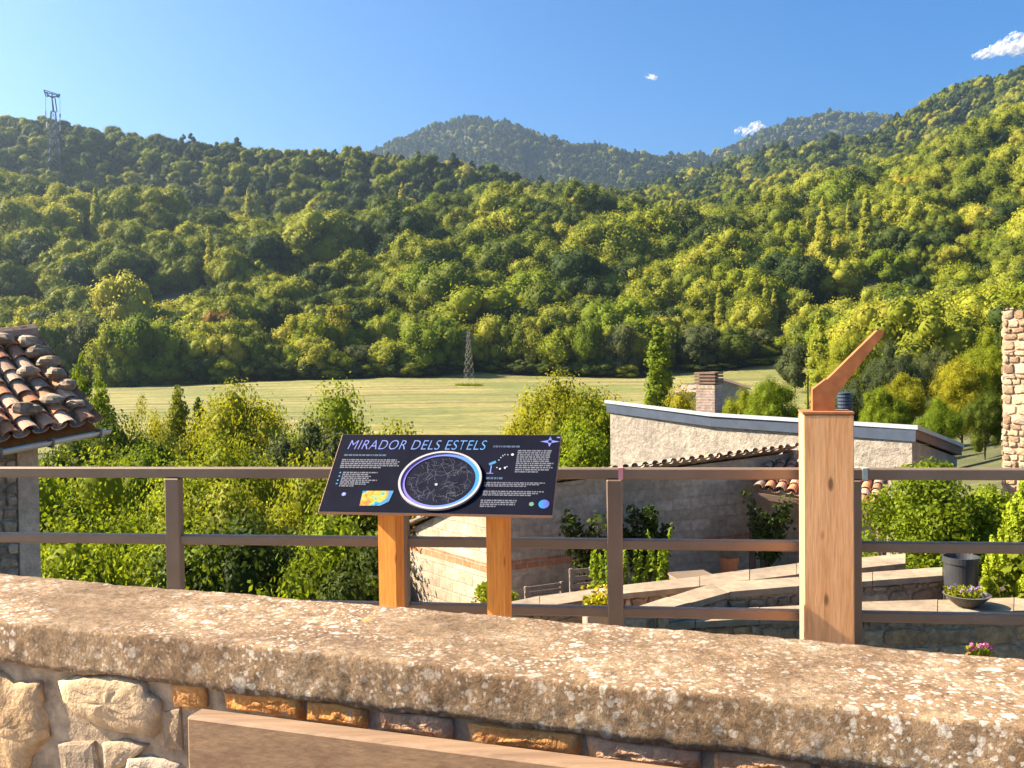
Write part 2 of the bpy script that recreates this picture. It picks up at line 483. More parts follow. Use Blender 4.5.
# ------------------------------------------------------------------ terrain
# the sheet is laid out by bearing and range around the village; heights come from the sight lines to its ridges
def zpx(px, py, d):
    return at(px, py, d).z
def prof(d, pts, drop=0.0):
    return d, [p for p, _ in pts], [zpx(p, y, d) - drop for p, y in pts]
def flat(d, pts):
    return d, [p for p, _ in pts], [z for _, z in pts]
PROF = [
    flat(3, [(-400, -4), (1500, -4)]),
    flat(8, [(-400, -5), (330, -5.5), (420, -3.5), (470, -2.3), (1500, -2.3)]),
    flat(14, [(-400, -7), (330, -9), (410, -6), (480, -2.3), (1500, -2.3)]),
    flat(24, [(-400, -10), (400, -10.5), (500, -6), (560, -2.8), (950, -2.8), (1500, -2.5)]),
    flat(34, [(-400, -11), (520, -11), (620, -6), (760, -4), (900, -3.6), (1100, -2), (1500, 0)]),
    flat(60, [(-400, -12), (620, -12), (700, -8), (760, -5.5), (900, -4.8), (1100, -3), (1500, 2)]),
    prof(130, [(-400, 432), (0, 436), (400, 436), (600, 436), (760, 428), (900, 420), (1024, 402), (1400, 380)]),
    prof(210, [(-400, 404), (0, 405), (130, 402), (400, 399), (600, 398), (760, 393), (900, 388), (1024, 375), (1400, 340)]),
    prof(300, [(-400, 390), (0, 388), (130, 386), (250, 382), (390, 378), (640, 379), (690, 376), (760, 373), (850, 368), (960, 350), (1024, 335), (1400, 260)]),
    prof(450, [(-400, 322), (0, 324), (130, 318), (250, 303), (390, 285), (500, 289), (590, 292), (650, 290), (700, 286), (760, 280), (850, 264), (900, 254), (960, 240), (1024, 226), (1400, 120)]),
    prof(620, [(-400, 175), (0, 196), (60, 206), (130, 222), (200, 232), (250, 238), (320, 240), (390, 233), (440, 222), (500, 216), (590, 211), (640, 228), (700, 236), (760, 226), (850, 207), (900, 194), (960, 168), (1024, 145), (1400, 30)]),
    prof(720, [(-400, 182), (0, 210), (60, 220), (130, 234), (250, 242), (390, 240), (500, 232), (590, 228), (640, 234), (690, 229), (760, 216), (850, 190), (900, 175), (960, 150), (1024, 120), (1400, 0)]),
    prof(950, [(-400, 90), (0, 117), (60, 121), (130, 135), (200, 147), (290, 160), (390, 163), (500, 180), (590, 193), (640, 207), (690, 211), (760, 195), (800, 184), (850, 176), (900, 161), (960, 143), (1024, 112), (1400, -40)]),
    prof(1250, [(-400, 130), (0, 150), (130, 165), (290, 185), (390, 188), (500, 200), (590, 200), (640, 204), (690, 208), (760, 200), (900, 178), (960, 150), (1024, 110), (1400, -20)]),
    prof(1700, [(-400, 200), (300, 215), (500, 215), (590, 208), (632, 194), (684, 178), (772, 157), (824, 149), (876, 139), (897, 127), (955, 99), (1012, 90), (1030, 88), (1400, 40)]),
    prof(2300, [(-400, 260), (300, 240), (500, 215), (632, 205), (684, 205), (772, 190), (897, 180), (1024, 160), (1400, 120)]),
    prof(3100, [(-400, 250), (200, 215), (320, 178), (372, 160), (392, 149), (420, 135), (450, 130), (475, 124), (490, 124), (505, 126), (520, 132), (550, 143), (580, 151), (615, 155), (640, 156), (670, 159), (690, 164), (730, 185), (800, 215), (1400, 260)]),
    prof(3800, [(-400, 300), (500, 260), (640, 190), (690, 168), (720, 158), (745, 146), (768, 132), (790, 125), (812, 122), (835, 118), (850, 119), (875, 120), (895, 122), (930, 132), (1024, 150), (1400, 200)]),
    prof(4600, [(-400, 330), (600, 300), (800, 200), (1024, 230), (1400, 300)]),
]
NA, NR = 460, 560
A_PX = np.linspace(-380, 1400, NA)
RNG = np.concatenate([np.linspace(3, 60, 90, endpoint=False), np.linspace(60, 330, 120, endpoint=False), np.geomspace(330, 4600, NR - 210)])
_dk = np.array([p[0] for p in PROF], float)
_zk = np.array([np.interp(A_PX, p[1], p[2]) for p in PROF])          # K x NA

def pchip(x, Y, xi):
    h = np.diff(x)[:, None]; d = np.diff(Y, axis=0) / h
    m = np.zeros_like(Y)
    w1 = 2 * h[1:] + h[:-1]; w2 = h[1:] + 2 * h[:-1]
    ok = d[:-1] * d[1:] > 0
    with np.errstate(all='ignore'):
        m[1:-1] = np.where(ok, (w1 + w2) / (w1 / d[:-1] + w2 / d[1:]), 0)
    m[0], m[-1] = d[0], d[-1]
    i = np.clip(np.searchsorted(x, xi) - 1, 0, len(x) - 2)
    t = ((xi - x[i]) / np.diff(x)[i])[:, None]; hh = h[i]
    return ((1 + 2 * t) * (1 - t) ** 2) * Y[i] + t * (1 - t) ** 2 * hh * m[i] + t * t * (3 - 2 * t) * Y[i + 1] + t * t * (t - 1) * hh * m[i + 1]
TZ = pchip(_dk, _zk, RNG)                                              # NR x NA
# bearings: a pixel column's direction on the horizon plane (depth along +Y equals range)
TX = np.outer(RNG, (A_PX - 512) / FPX)
TY = np.outer(RNG, np.ones(NA))
amp = np.clip((RNG - 330) / 500, 0, 1)[:, None] * np.clip(RNG / 900, 0.4, 3.2)[:, None]
TZ = TZ + amp * (16 * fbm(TX / 210, TY / 260, 4) - 5 * np.abs(fbm(TX / 90 + 5, TY / 110, 3))) * 0.8
TZ = TZ - 8 * np.clip((RNG - 480) / 200, 0, 1)[:, None]
TZ = TZ + np.clip((RNG - 20) / 60, 0, 1)[:, None] * 0.25 * fbm(TX / 22, TY / 22, 3)

def ground(x, y):
    x = np.asarray(x, float); y = np.asarray(y, float)
    px = 512 + x / np.maximum(y, 0.1) * FPX
    a = np.clip((px - A_PX[0]) / (A_PX[1] - A_PX[0]), 0, NA - 1.001)
    r = np.clip(np.interp(y, RNG, np.arange(NR)), 0, NR - 1.001)
    i = r.astype(int); j = a.astype(int); u = r - i; v = a - j
    return (TZ[i, j] * (1 - u) * (1 - v) + TZ[i + 1, j] * u * (1 - v) + TZ[i, j + 1] * (1 - u) * v + TZ[i + 1, j + 1] * u * v)
def hit(px, py, d0=40, d1=4000):
    """where the sight line of a pixel meets the ground"""
    d = d0
    while d < d1:
        p = at(px, py, d)
        if p.z < float(ground(p.x, p.y)): return d
        d *= 1.006
    return None

def grid_mesh(name, X, Y, Z, mat, smooth=True):
    n, m = X.shape
    me = bpy.data.meshes.new(name)
    V = np.stack([X, Y, Z], -1).reshape(-1, 3).astype(np.float32)
    idx = np.arange(n * m).reshape(n, m)
    F = np.stack([idx[:-1, :-1], idx[:-1, 1:], idx[1:, 1:], idx[1:, :-1]], -1).reshape(-1, 4)
    return np_mesh(name, V, F, [mat], smooth)
def np_mesh(name, V, F, mats, smooth=False, mi=None, leafv=None):
    me = bpy.data.meshes.new(name)
    nv, nf, k = len(V), len(F), F.shape[1]
    me.vertices.add(nv); me.vertices.foreach_set('co', np.ascontiguousarray(V, np.float32).ravel())
    me.loops.add(nf * k); me.loops.foreach_set('vertex_index', np.ascontiguousarray(F, np.int32).ravel())
    me.polygons.add(nf); me.polygons.foreach_set('loop_start', np.arange(0, nf * k, k, dtype=np.int32))
    for m in mats: me.materials.append(m)
    if mi is not None: me.polygons.foreach_set('material_index', np.asarray(mi, np.int32))
    me.polygons.foreach_set('use_smooth', np.full(nf, smooth))
    if leafv is not None:
        a = me.attributes.new('leafv', 'FLOAT', 'POINT'); a.data.foreach_set('value', np.asarray(leafv, np.float32))
    me.update(calc_edges=True)
    return me
def link(name, me, loc=(0, 0, 0), parent=None):
    o = bpy.data.objects.new(name, me); col.objects.link(o); o.location = loc
    if parent: o.parent = parent
    return o

# extend the sheet to the horizon and under / behind the village
tX = np.vstack([TX, TX[-1] * 4]); tY = np.vstack([TY, TY[-1] * 4]); tZ = np.vstack([TZ, np.full(NA, -40.0)])
tag(link('valley_ground', grid_mesh('valley_ground', tX, tY, tZ, MAT['ground'])), kind='structure')
bx = MB()
for (a, b, c, d) in (((-400, 3.0), (400, 3.0), (400, -400), (-400, -400)),):
    bx.poly([(a[0], a[1], -4.0), (b[0], b[1], -4.0), (c[0], c[1], -4.0), (d[0], d[1], -4.0)])
tag(bx.build('village_ground', MAT['ground']), kind='structure')

# mown field, draped on the valley floor
fp = np.linspace(-300, 872, 190)
near = np.interp(fp, [70, 200, 640, 872], [112, 105, 105, 120])
far = np.interp(fp, [-300, 70, 110, 300, 420, 480, 560, 640, 690, 790, 850, 872], [290, 290, 292, 300, 302, 318, 306, 300, 312, 318, 270, 200]) + 5 * fbm(fp / 40, fp * 0, 3)
tt = np.linspace(0, 1, 130)[:, None]
fy = near * (1 - tt) + far * tt
fx = fy * (fp - 512) / FPX
tag(link('field', grid_mesh('field', fx, fy, ground(fx, fy) + 0.10, MAT['field'])), kind='structure')

# ------------------------------------------------------------------ plants
def rdirs(rng, n, up=0.0):
    d = rng.normal(size=(n, 3)); d[:, 2] += up
    return d / np.linalg.norm(d, axis=1, keepdims=True)
def leaf_quads(rng, P, N, size, lv):
    """rhombic leaves at P facing N"""
    n = len(P)
    t = np.cross(N, rdirs(rng, n)); t /= np.linalg.norm(t, axis=1, keepdims=True) + 1e-9
    b = np.cross(N, t)
    s = size[:, None] if np.ndim(size) else size
    V = np.stack([P - t * s, P - b * s * 0.62, P + t * s, P + b * s * 0.62], 1).reshape(-1, 3)
    return V, np.arange(4 * n).reshape(n, 4), np.repeat(lv, 4)
def lobe_cores(rng, C, Rr, squash=0.9, n=9, m=6):
    """the closed leafy mass inside each lobe, lumpy, so that crowns stop the light"""
    th = np.pi * np.arange(m + 1) / m; ph = 2 * np.pi * np.arange(n) / n
    d = np.stack([np.outer(np.sin(th), np.cos(ph)), np.outer(np.sin(th), np.sin(ph)), np.outer(np.cos(th), np.ones(n))], -1).reshape(-1, 3)
    ii = np.arange((m + 1) * n).reshape(m + 1, n)
    F1 = np.stack([ii[:-1], np.roll(ii, -1, 1)[:-1], np.roll(ii, -1, 1)[1:], ii[1:]], -1).reshape(-1, 4)
    V = C[:, None, :] + d[None] * np.array([1, 1, squash]) * Rr[:, None, None] * (1 + 0.10 * rng.normal(size=(len(C), len(d), 1)))
    F = F1[None] + (np.arange(len(C)) * len(d))[:, None, None]
    return V.reshape(-1, 3), F.reshape(-1, 4)[:, ::-1], 0, np.repeat(0.25 + 0.4 * rng.rand(len(C)), len(d))
def lobe_leaves(rng, C, Rr, n, ls, up=0.25, squash=0.9, noise=0.5):
    """leaves over a set of lobes: C centres, Rr radii"""
    w = Rr ** 2; k = rng.choice(len(C), n, p=w / w.sum())
    d = rdirs(rng, n, up)
    rad = Rr[k] * (1 - 0.45 * rng.rand(n) ** 2.2) * (1 + 0.16 * rng.normal(size=n).clip(-1, 2))
    P = C[k] + d * rad[:, None] * np.array([1, 1, squash])
    N = d + noise * rng.normal(size=(n, 3)); N /= np.linalg.norm(N, axis=1, keepdims=True)
    lobe_b = rng.rand(len(C))
    lv = np.clip(0.4 * lobe_b[k] + 0.6 * rng.rand(n), 0, 1)
    return leaf_quads(rng, P, N, ls * (0.65 + 0.7 * rng.rand(n)), lv)
def trunk_np(rng, H, r, ends):
    """tapered trunk with limbs, as numpy quads"""
    mb = MB()
    k = 6
    pts = [Vector((0.06 * H * math.sin(i * 1.3 + r) * i / k * 0.4, 0.05 * H * math.cos(i * 1.7) * i / k * 0.4, -0.4 + (H + 0.4) * i / k)) for i in range(k + 1)]
    mb.tube(pts, [r * (1.15 - 0.85 * i / k) for i in range(k + 1)], 6, False)
    for e in ends:
        e = Vector(e)
        s = pts[min(k, max(1, int(k * (0.25 + 0.6 * rng.rand()))))]
        if s.z > e.z: s = pts[2]
        mid = s.lerp(e, 0.5) + Vector((0, 0, 0.04 * H))
        mb.tube([s, mid, e], [r * 0.5, r * 0.3, r * 0.1], 5, False)
    return np.array(mb.v), np.array(mb.f)
def round_lobes(rng, H, Rw, z0, n, lr):
    d = rdirs(rng, n, 0.15)
    c = np.array([0, 0, (H + z0) / 2]); e = np.array([Rw, Rw, (H - z0) / 2])
    f = 0.70 + 0.16 * rng.rand(n)
    rr = Rw * lr * (0.6 + 0.8 * rng.rand(n))
    C = c + d * e * f[:, None]
    C[:, 2] += 0.12 * (H - z0) * vnoise(C[:, 0] * 0.7 + n, C[:, 1] * 0.7)
    # a core so that no crown is hollow
    C = np.vstack([C, c + rdirs(rng, max(3, n // 6)) * e * 0.35]); rr = np.concatenate([rr, np.full(max(3, n // 6), Rw * 0.42)])
    return C, rr
def combine(parts):
    V, F, MI, LV = [], [], [], []; o = 0
    for v, f, mi, lv in parts:
        V.append(v); F.append(f + o); MI.append(np.full(len(f), mi)); LV.append(lv if lv is not None else np.full(len(v), 0.5)); o += len(v)
    return np.vstack(V), np.vstack(F), np.concatenate(MI), np.concatenate(LV)

def tree_mesh(name, seed, H, Rw, z0, nl, lr, nleaf, ls, mat, bark='bark', lobes=None, trunk=True):
    rng = np.random.RandomState(seed)
    C, rr = lobes(rng) if lobes else round_lobes(rng, H, Rw, z0, nl, lr)
    v, f, lv = lobe_leaves(rng, C, rr, nleaf, ls, noise=0.38)
    parts = [(v, f, 0, lv), lobe_cores(rng, C, rr * 0.76)]
    if trunk:
        tv, tf = trunk_np(rng, H * 0.72, max(0.10, H * 0.020), C[:6])
        parts.append((tv, tf, 1, None))
    V, F, MI, LV = combine(parts)
    return np_mesh(name, V, F, [MAT[mat], MAT[bark]], True, MI, LV)
def poplar_lobes(H, Rw, z0, n=34):
    def fn(rng):
        t = np.sort(rng.rand(n)) ** 0.9
        w = Rw * np.interp(t, [0, 0.15, 0.5, 0.8, 1], [0.55, 0.95, 1.0, 0.65, 0.15])
        a = rng.rand(n) * 6.28
        C = np.stack([np.cos(a) * w * 0.5, np.sin(a) * w * 0.5, z0 + (H - z0) * t], 1)
        return C, w * (0.45 + 0.25 * rng.rand(n)) + 0.1
    return fn
def pine_lobes(H, Rw, z0, n=26):
    def fn(rng):
        t = rng.rand(n)
        w = Rw * np.interp(t, [0, 0.3, 0.7, 1], [0.8, 1.0, 0.6, 0.12])
        a = rng.rand(n) * 6.28
        C = np.stack([np.cos(a) * w * 0.62, np.sin(a) * w * 0.62, z0 + (H - z0) * t], 1)
        return C, w * 0.40 + 0.35
    return fn

# distant trees, modelled about 10 m tall
FAR = {}
for i in range(5):
    FAR['round', i] = tree_mesh('broadleaf_tree', 11 + i, 10, 4.6 + 0.5 * (i % 3), 0.6, 20 + 3 * i, 0.40, 7500, 0.215, 'leaf')
for i in range(2):
    FAR['pine', i] = tree_mesh('pine_tree', 31 + i, 10, 3.1, 2.0, 0, 0, 2600, 0.28, 'leaf_pine', lobes=pine_lobes(10, 3.1, 2.0))
for i in range(3):
    FAR['poplar', i] = tree_mesh('poplar_tree', 41 + i, 18, 1.9, 0.8, 0, 0, 6000, 0.20, 'leaf_poplar', lobes=poplar_lobes(18, 1.65 + 0.15 * i, 0.8, 80))
def top_of(me):
    a = np.empty(len(me.vertices) * 3, np.float32); me.vertices.foreach_get('co', a)
    return float(np.percentile(a[2::3], 99.3))
HT = {k_: top_of(m_) for k_, m_ in FAR.items()}
def recolour(ob, mat):
    ob.material_slots[0].link = 'OBJECT'
    ob.material_slots[0].material = MAT[mat]
prng = random.Random(3)
def put(me, name, x, y, s, sz, label, cat, group=None, mat=None, z=None):
    o = link(name, me, (x, y, (float(ground(x, y)) if z is None else z) - 0.15))
    o.scale = (s, s, sz); o.rotation_euler = (0, 0, prng.uniform(0, 6.28))
    if mat: recolour(o, mat)
    return tag(o, label, cat, group)
def put_px(kind, px, ytop, d, label, cat, group=None, mat=None, wid=None, var=None):
    """a tree whose top shows at (px, ytop), standing d metres off; wid: crown width in pixels"""
    p = at(px, ytop, d)
    g = float(ground(p.x, p.y))
    n = {'round': 5, 'pine': 2, 'poplar': 3}[kind]
    var = var if var is not None else prng.randrange(n)
    h0 = HT[kind, var]
    sz = max(0.25, (p.z - g) / h0)
    w0 = {'round': 10.2, 'pine': 6.6, 'poplar': 4.2}[kind]
    s = (wid / FPX * d / w0) if wid else sz
    return put(FAR[kind, var], {'round': 'broadleaf_tree', 'pine': 'pine_tree', 'poplar': 'poplar_tree'}[kind], p.x, p.y, s, sz, label, cat, group, mat)
def put_base(kind, px, ybase, ytop, label, cat, group=None, mat=None, wid=None):
    d = hit(px, ybase) or 500
    return put_px(kind, px, ytop, d, label, cat, group, mat, wid)

TREES = []   # (x, y) of trees already standing, so the forest leaves room
def T(o):
    TREES.append((o.location.x, o.location.y)); return o
# the row along the far edge of the field
ROW = 'trees in the row along the far field edge'
RLAB = 'rounded green tree in the row along the far edge of the mown field'
x = -20
while x < 800:
    if not (640 < x < 676):
        d = float(np.interp(x, fp, far)) + prng.uniform(3, 11)
        top = np.interp(x, [0, 60, 130, 200, 250, 300, 380, 430, 500, 560, 640, 700, 760, 800], [318, 322, 322, 325, 335, 345, 345, 328, 322, 322, 318, 326, 328, 338]) + prng.uniform(-9, 9)
        T(put_px('round', x, float(top), d, RLAB, 'tree', ROW, prng.choice([None, 'leaf_poplar', 'leaf_bright', 'leaf_bright', 'leaf_grey']), prng.uniform(30, 48)))
    x += prng.uniform(19, 33)
# understorey that closes the row to the ground
x = 60
while x < 800:
    if not (640 < x < 676):
        d = float(np.interp(x, fp, far)) + prng.uniform(1.5, 4)
        T(put_px('round', x, prng.uniform(358, 366), d, 'low bushy tree filling the foot of the row at the far edge of the field', 'bush', 'low bushes under the far tree row', prng.choice([None, 'leaf_bright', 'leaf_dark']), prng.uniform(22, 34)))
    x += prng.uniform(17, 26)
SPECIAL = [
    ('round', 121, 276, 362, 62, 'leaf_poplar', 'tall pale green tree standing above the row beyond the left of the field'),
    ('round', 340, 306, 322, 36, 'leaf_yellow', 'round yellow-green tree on its own above the hedge left of the field pylon'),
    ('round', 212, 312, 345, 34, 'leaf_orange', 'rusty orange tree among green trees beyond the left half of the field'),
    ('round', 383, 318, 322, 26, 'leaf_poplar', 'small yellowish pointed tree right of the round yellow-green tree'),
    ('round', 480, 288, 345, 80, 'leaf_bright', 'broad bright green tree rising behind the lattice pylon in the field'),
    ('round', 232, 296, 372, 44, None, 'middle-sized green tree behind the rusty orange tree'),
    ('round', 545, 284, 352, 62, None, 'wide dark-sided tree right of the field pylon, taller than the row'),
    ('round', 618, 300, 330, 74, 'leaf_bright', 'broad pale green tree just left of the slim poplar by the field'),
    ('round', 715, 330, 330, 50, 'leaf_bright', 'bright green tree above the barn roofs at the far edge of the field'),
]
for k, px, yt, d, w, m, lab in SPECIAL:
    T(put_px(k, px, yt, d, lab, 'tree', None, m, w))
POPL = [
    (672, 255, 203, 'slender poplar, leftmost of the pair below the far saddle'), (697, 252, 208, 'slender poplar, right one of the pair below the far saddle'),
    (808, 262, 222, 'shorter poplar left of the tallest poplar on the right hillside'), (823, 292, 203, 'tall poplar on the right hillside, left of the pointer tip'),
    (849, 250, 205, 'slim poplar between the two tallest poplars on the right hillside'), (866, 277, 195, 'tallest slim poplar on the right hillside above the pointer tip'),
    (720, 345, 288, 'slim poplar low on the slope above the barn'), (766, 335, 284, 'broad short poplar above the right end of the field'), (774, 338, 294, 'small poplar touching the broad short one above the field'),
    (957, 220, 186, 'pale poplar high on the right hillside'), (95, 250, 193, 'pale yellowish poplar on the hazy left hillside'),
    (248, 242, 194, 'left poplar of the close pair on the left spur'), (257, 243, 196, 'right poplar of the close pair on the left spur'), (209, 292, 232, 'thin poplar above the orange tree on the left slope'),
    (402, 222, 188, 'poplar standing out on the spur below the far mountain'), (853, 300, 262, 'yellowish poplar below the tallest poplar on the right hillside'),
]
PLOC = []
for px, yb, yt, lab in POPL:
    PLOC.append(T(put_base('poplar', px, yb, yt - 5, lab, 'poplar', None, None, max(9, (yb - yt) * 0.20))).location.copy())
T(put_px('poplar', 658, 327, 128, 'slim bright poplar on the near side of the field beside the barn', 'poplar', None, 'leaf_bright', 34))
T(put_px('poplar', 819, 312, 112, 'tall dark green poplar directly behind the pointer blade', 'poplar', None, None, 26))
# trees between the village and the right hillside
RIGHT = [
    (772, 382, 62, 62, 'leaf_bright', 'soft willow-like tree right of the barn, low behind the grey roof edge'),
    (742, 392, 70, 30, 'leaf_bright', 'small green bush tree between the barn and the willow-like tree'),
    (850, 336, 105, 56, None, 'green tree right of the dark poplar, behind the pointer blade'),
    (893, 346, 88, 52, 'leaf_grey', 'grey-green tree right of the pointer tip'),
    (932, 352, 96, 50, 'leaf_grey', 'grey-green tree left of the yellow-green tree by the ruined wall'),
    (900, 378, 62, 58, 'leaf_yellow', 'yellow-green tree in front of the grey-green ones, above the sloping roof end'),
    (884, 392, 52, 40, 'leaf_bright', 'low bright tree just above the grey roof edge, right of the wooden post'),
    (962, 362, 58, 66, 'leaf_yellow', 'large yellow-green tree left of the ruined stone wall'),
    (992, 335, 74, 62, 'leaf_bright', 'bright green tree rising behind the top of the ruined stone wall'),
    (938, 402, 44, 50, 'leaf_bright', 'low green tree behind the brown roof end'),
    (985, 396, 46, 46, None, 'dark green tree at the foot of the ruined stone wall'),
    (862, 378, 58, 42, 'leaf_grey', 'thin grey-green tree right behind the pointer base'),
    (700, 402, 52, 30, 'leaf_yellow', 'small yellow shrub showing over the grey roof edge left of the chimney'),
    (676, 398, 50, 26, 'leaf_yellow', 'yellow shrub at the foot of the slim bright poplar'),
    (958, 296, 215, 74, None, 'big dark green tree on the slope right of the pointer tip'),
    (1015, 288, 200, 60, None, 'big green tree cut by the right edge, above the ruined wall'),
    (860, 318, 240, 60, None, 'dark green tree on the slope behind the dark poplar'),
    (905, 322, 230, 56, None, 'green tree on the slope straight above the pointer tip'),
    (795, 345, 205, 40, 'leaf_grey', 'small greyish tree left of the dark poplar at the end of the field'),
]
for px, yt, d, w, m, lab in RIGHT:
    if d > 150: T(put_px('round', px, yt, d, lab, 'tree', None, m, w))

# the forest: everything nearer than its limit is a tree of its own, the rest one mass
frng = np.random.RandomState(77)
def scatter(r0, r1, sp, p0=-60, p1=1090):
    """jittered grid by range and bearing"""
    X, Y = [], []
    r = r0
    while r < r1:
        w = r * (p1 - p0) / FPX; n = int(w / sp)
        px = p0 + (np.arange(n) + frng.rand(n)) / n * (p1 - p0)
        rr = r + sp * (frng.rand(n) - 0.5)
        X.append(rr * (px - 512) / FPX); Y.append(rr)
        r += sp * 0.9
    return np.concatenate(X), np.concatenate(Y)
X, Y = scatter(150, 450, 11.5)
pxs = 512 + X / Y * FPX
ff = np.interp(pxs, fp, far, left=250, right=150)
okm = Y > np.where(pxs < 830, ff + 12, np.interp(pxs, [830, 900, 1024], [250, 170, 150]))
for q in PLOC:
    okm &= ~((np.abs(pxs - 512 - q.x / q.y * FPX) < 13) & (Y > q.y - 70) & (Y < q.y + 6))
okm &= ~((pxs > 225) & (pxs < 330) & (Y > 330) & (Y < 372))            # the small meadow on the slope
TA = np.array(TREES)
near_t = np.sqrt((X[:, None] - TA[:, 0]) ** 2 + (Y[:, None] - TA[:, 1]) ** 2).min(1) > 3.2
X, Y = X[okm & near_t], Y[okm & near_t]
order = np.argsort(Y)
N_IND = max(0, 292 - sum(1 for o in col.objects if o.name.startswith('broadleaf_tree')))
WOOD = 'trees of the wood on the slope behind the field'
for i in order[:N_IND]:
    s = 1.35 + 0.6 * frng.rand()
    T(put(FAR['round', frng.randint(5)], 'broadleaf_tree', X[i], Y[i], s * 0.92, s, 'green tree of the dense wood climbing the slope behind the far tree row', 'tree', WOOD, [None, None, 'leaf_bright', 'leaf_dark', 'leaf_poplar'][frng.randint(5)]))
PX, PY = [X[order[N_IND:]]], [Y[order[N_IND:]]]
SC = [1.4 + 0.6 * frng.rand(len(PX[0]))]
for r0, r1, sp, s in ((450, 1120, 12.0, 1.65), (1120, 1780, 14.0, 1.6), (1900, 3160, 15.0, 1.6), (3160, 3900, 20.0, 2.0)):
    x_, y_ = scatter(r0, r1, sp, -330, 1330)
    PX.append(x_); PY.append(y_); SC.append(s * (0.7 + 0.65 * frng.rand(len(x_))))
for q0, q1 in ((-330, -60), (1090, 1330)):          # the same wood beyond the sides of the view
    x_, y_ = scatter(305 if q0 < 0 else 150, 450, 11.5, q0, q1)
    PX.append(x_); PY.append(y_); SC.append(1.4 + 0.6 * frng.rand(len(x_)))
PX, PY, SC = map(np.concatenate, (PX, PY, SC))
# leave small clearings, and let the crown sizes drift from place to place
SC = SC * (1 + 0.32 * fbm(PX / 60, PY / 60, 3)) * np.where(frng.rand(len(SC)) < 0.12, 1.35, 1.0) * np.where(frng.rand(len(SC)) < 0.15, 0.65, 1.0)
gap = (fbm(PX / 75 + 31, PY / 75 + 7, 3) > 0.38) & (PY < 800)
keep = ~gap
for q in PLOC:
    keep &= ~((np.abs(PX / PY - q.x / q.y) * FPX < 12) & (PY > q.y - 70) & (PY < q.y + 6))
PX, PY, SC = PX[keep], PY[keep], SC[keep]
SC = SC * np.interp(PY, [620, 850, 1100, 1130], [1, 0.72, 0.72, 1])
PZ = ground(PX, PY) - 0.3
# species: pines on the ridges and the far mountains, broadleaf below, a little autumn colour
ppx = 512 + PX / PY * FPX
pine_p = np.interp(PY, [600, 800, 1000, 2000], [0.0, 0.25, 0.6, 0.9]) * np.interp(ppx, [500, 900], [1.0, 0.75])
u = frng.rand(len(PX))
SP = np.where(u < pine_p, 5 + frng.randint(0, 2, len(PX)), frng.randint(0, 5, len(PX)))
sel = (SP < 5)
v = frng.rand(len(PX)) + 0.25 * fbm(PX / 45, PY / 45 + 50, 3)
yellow_w = np.interp(ppx, [0, 500, 700, 1024], [0.10, 0.16, 0.26, 0.30])
SP = np.where(sel & (v > 1 - yellow_w), 7 + frng.randint(0, 2, len(PX)), SP)
SP = np.where(sel & (v < 0.14), 9, SP)
SP = np.where(sel & (frng.rand(len(PX)) < 0.006), 10, SP)

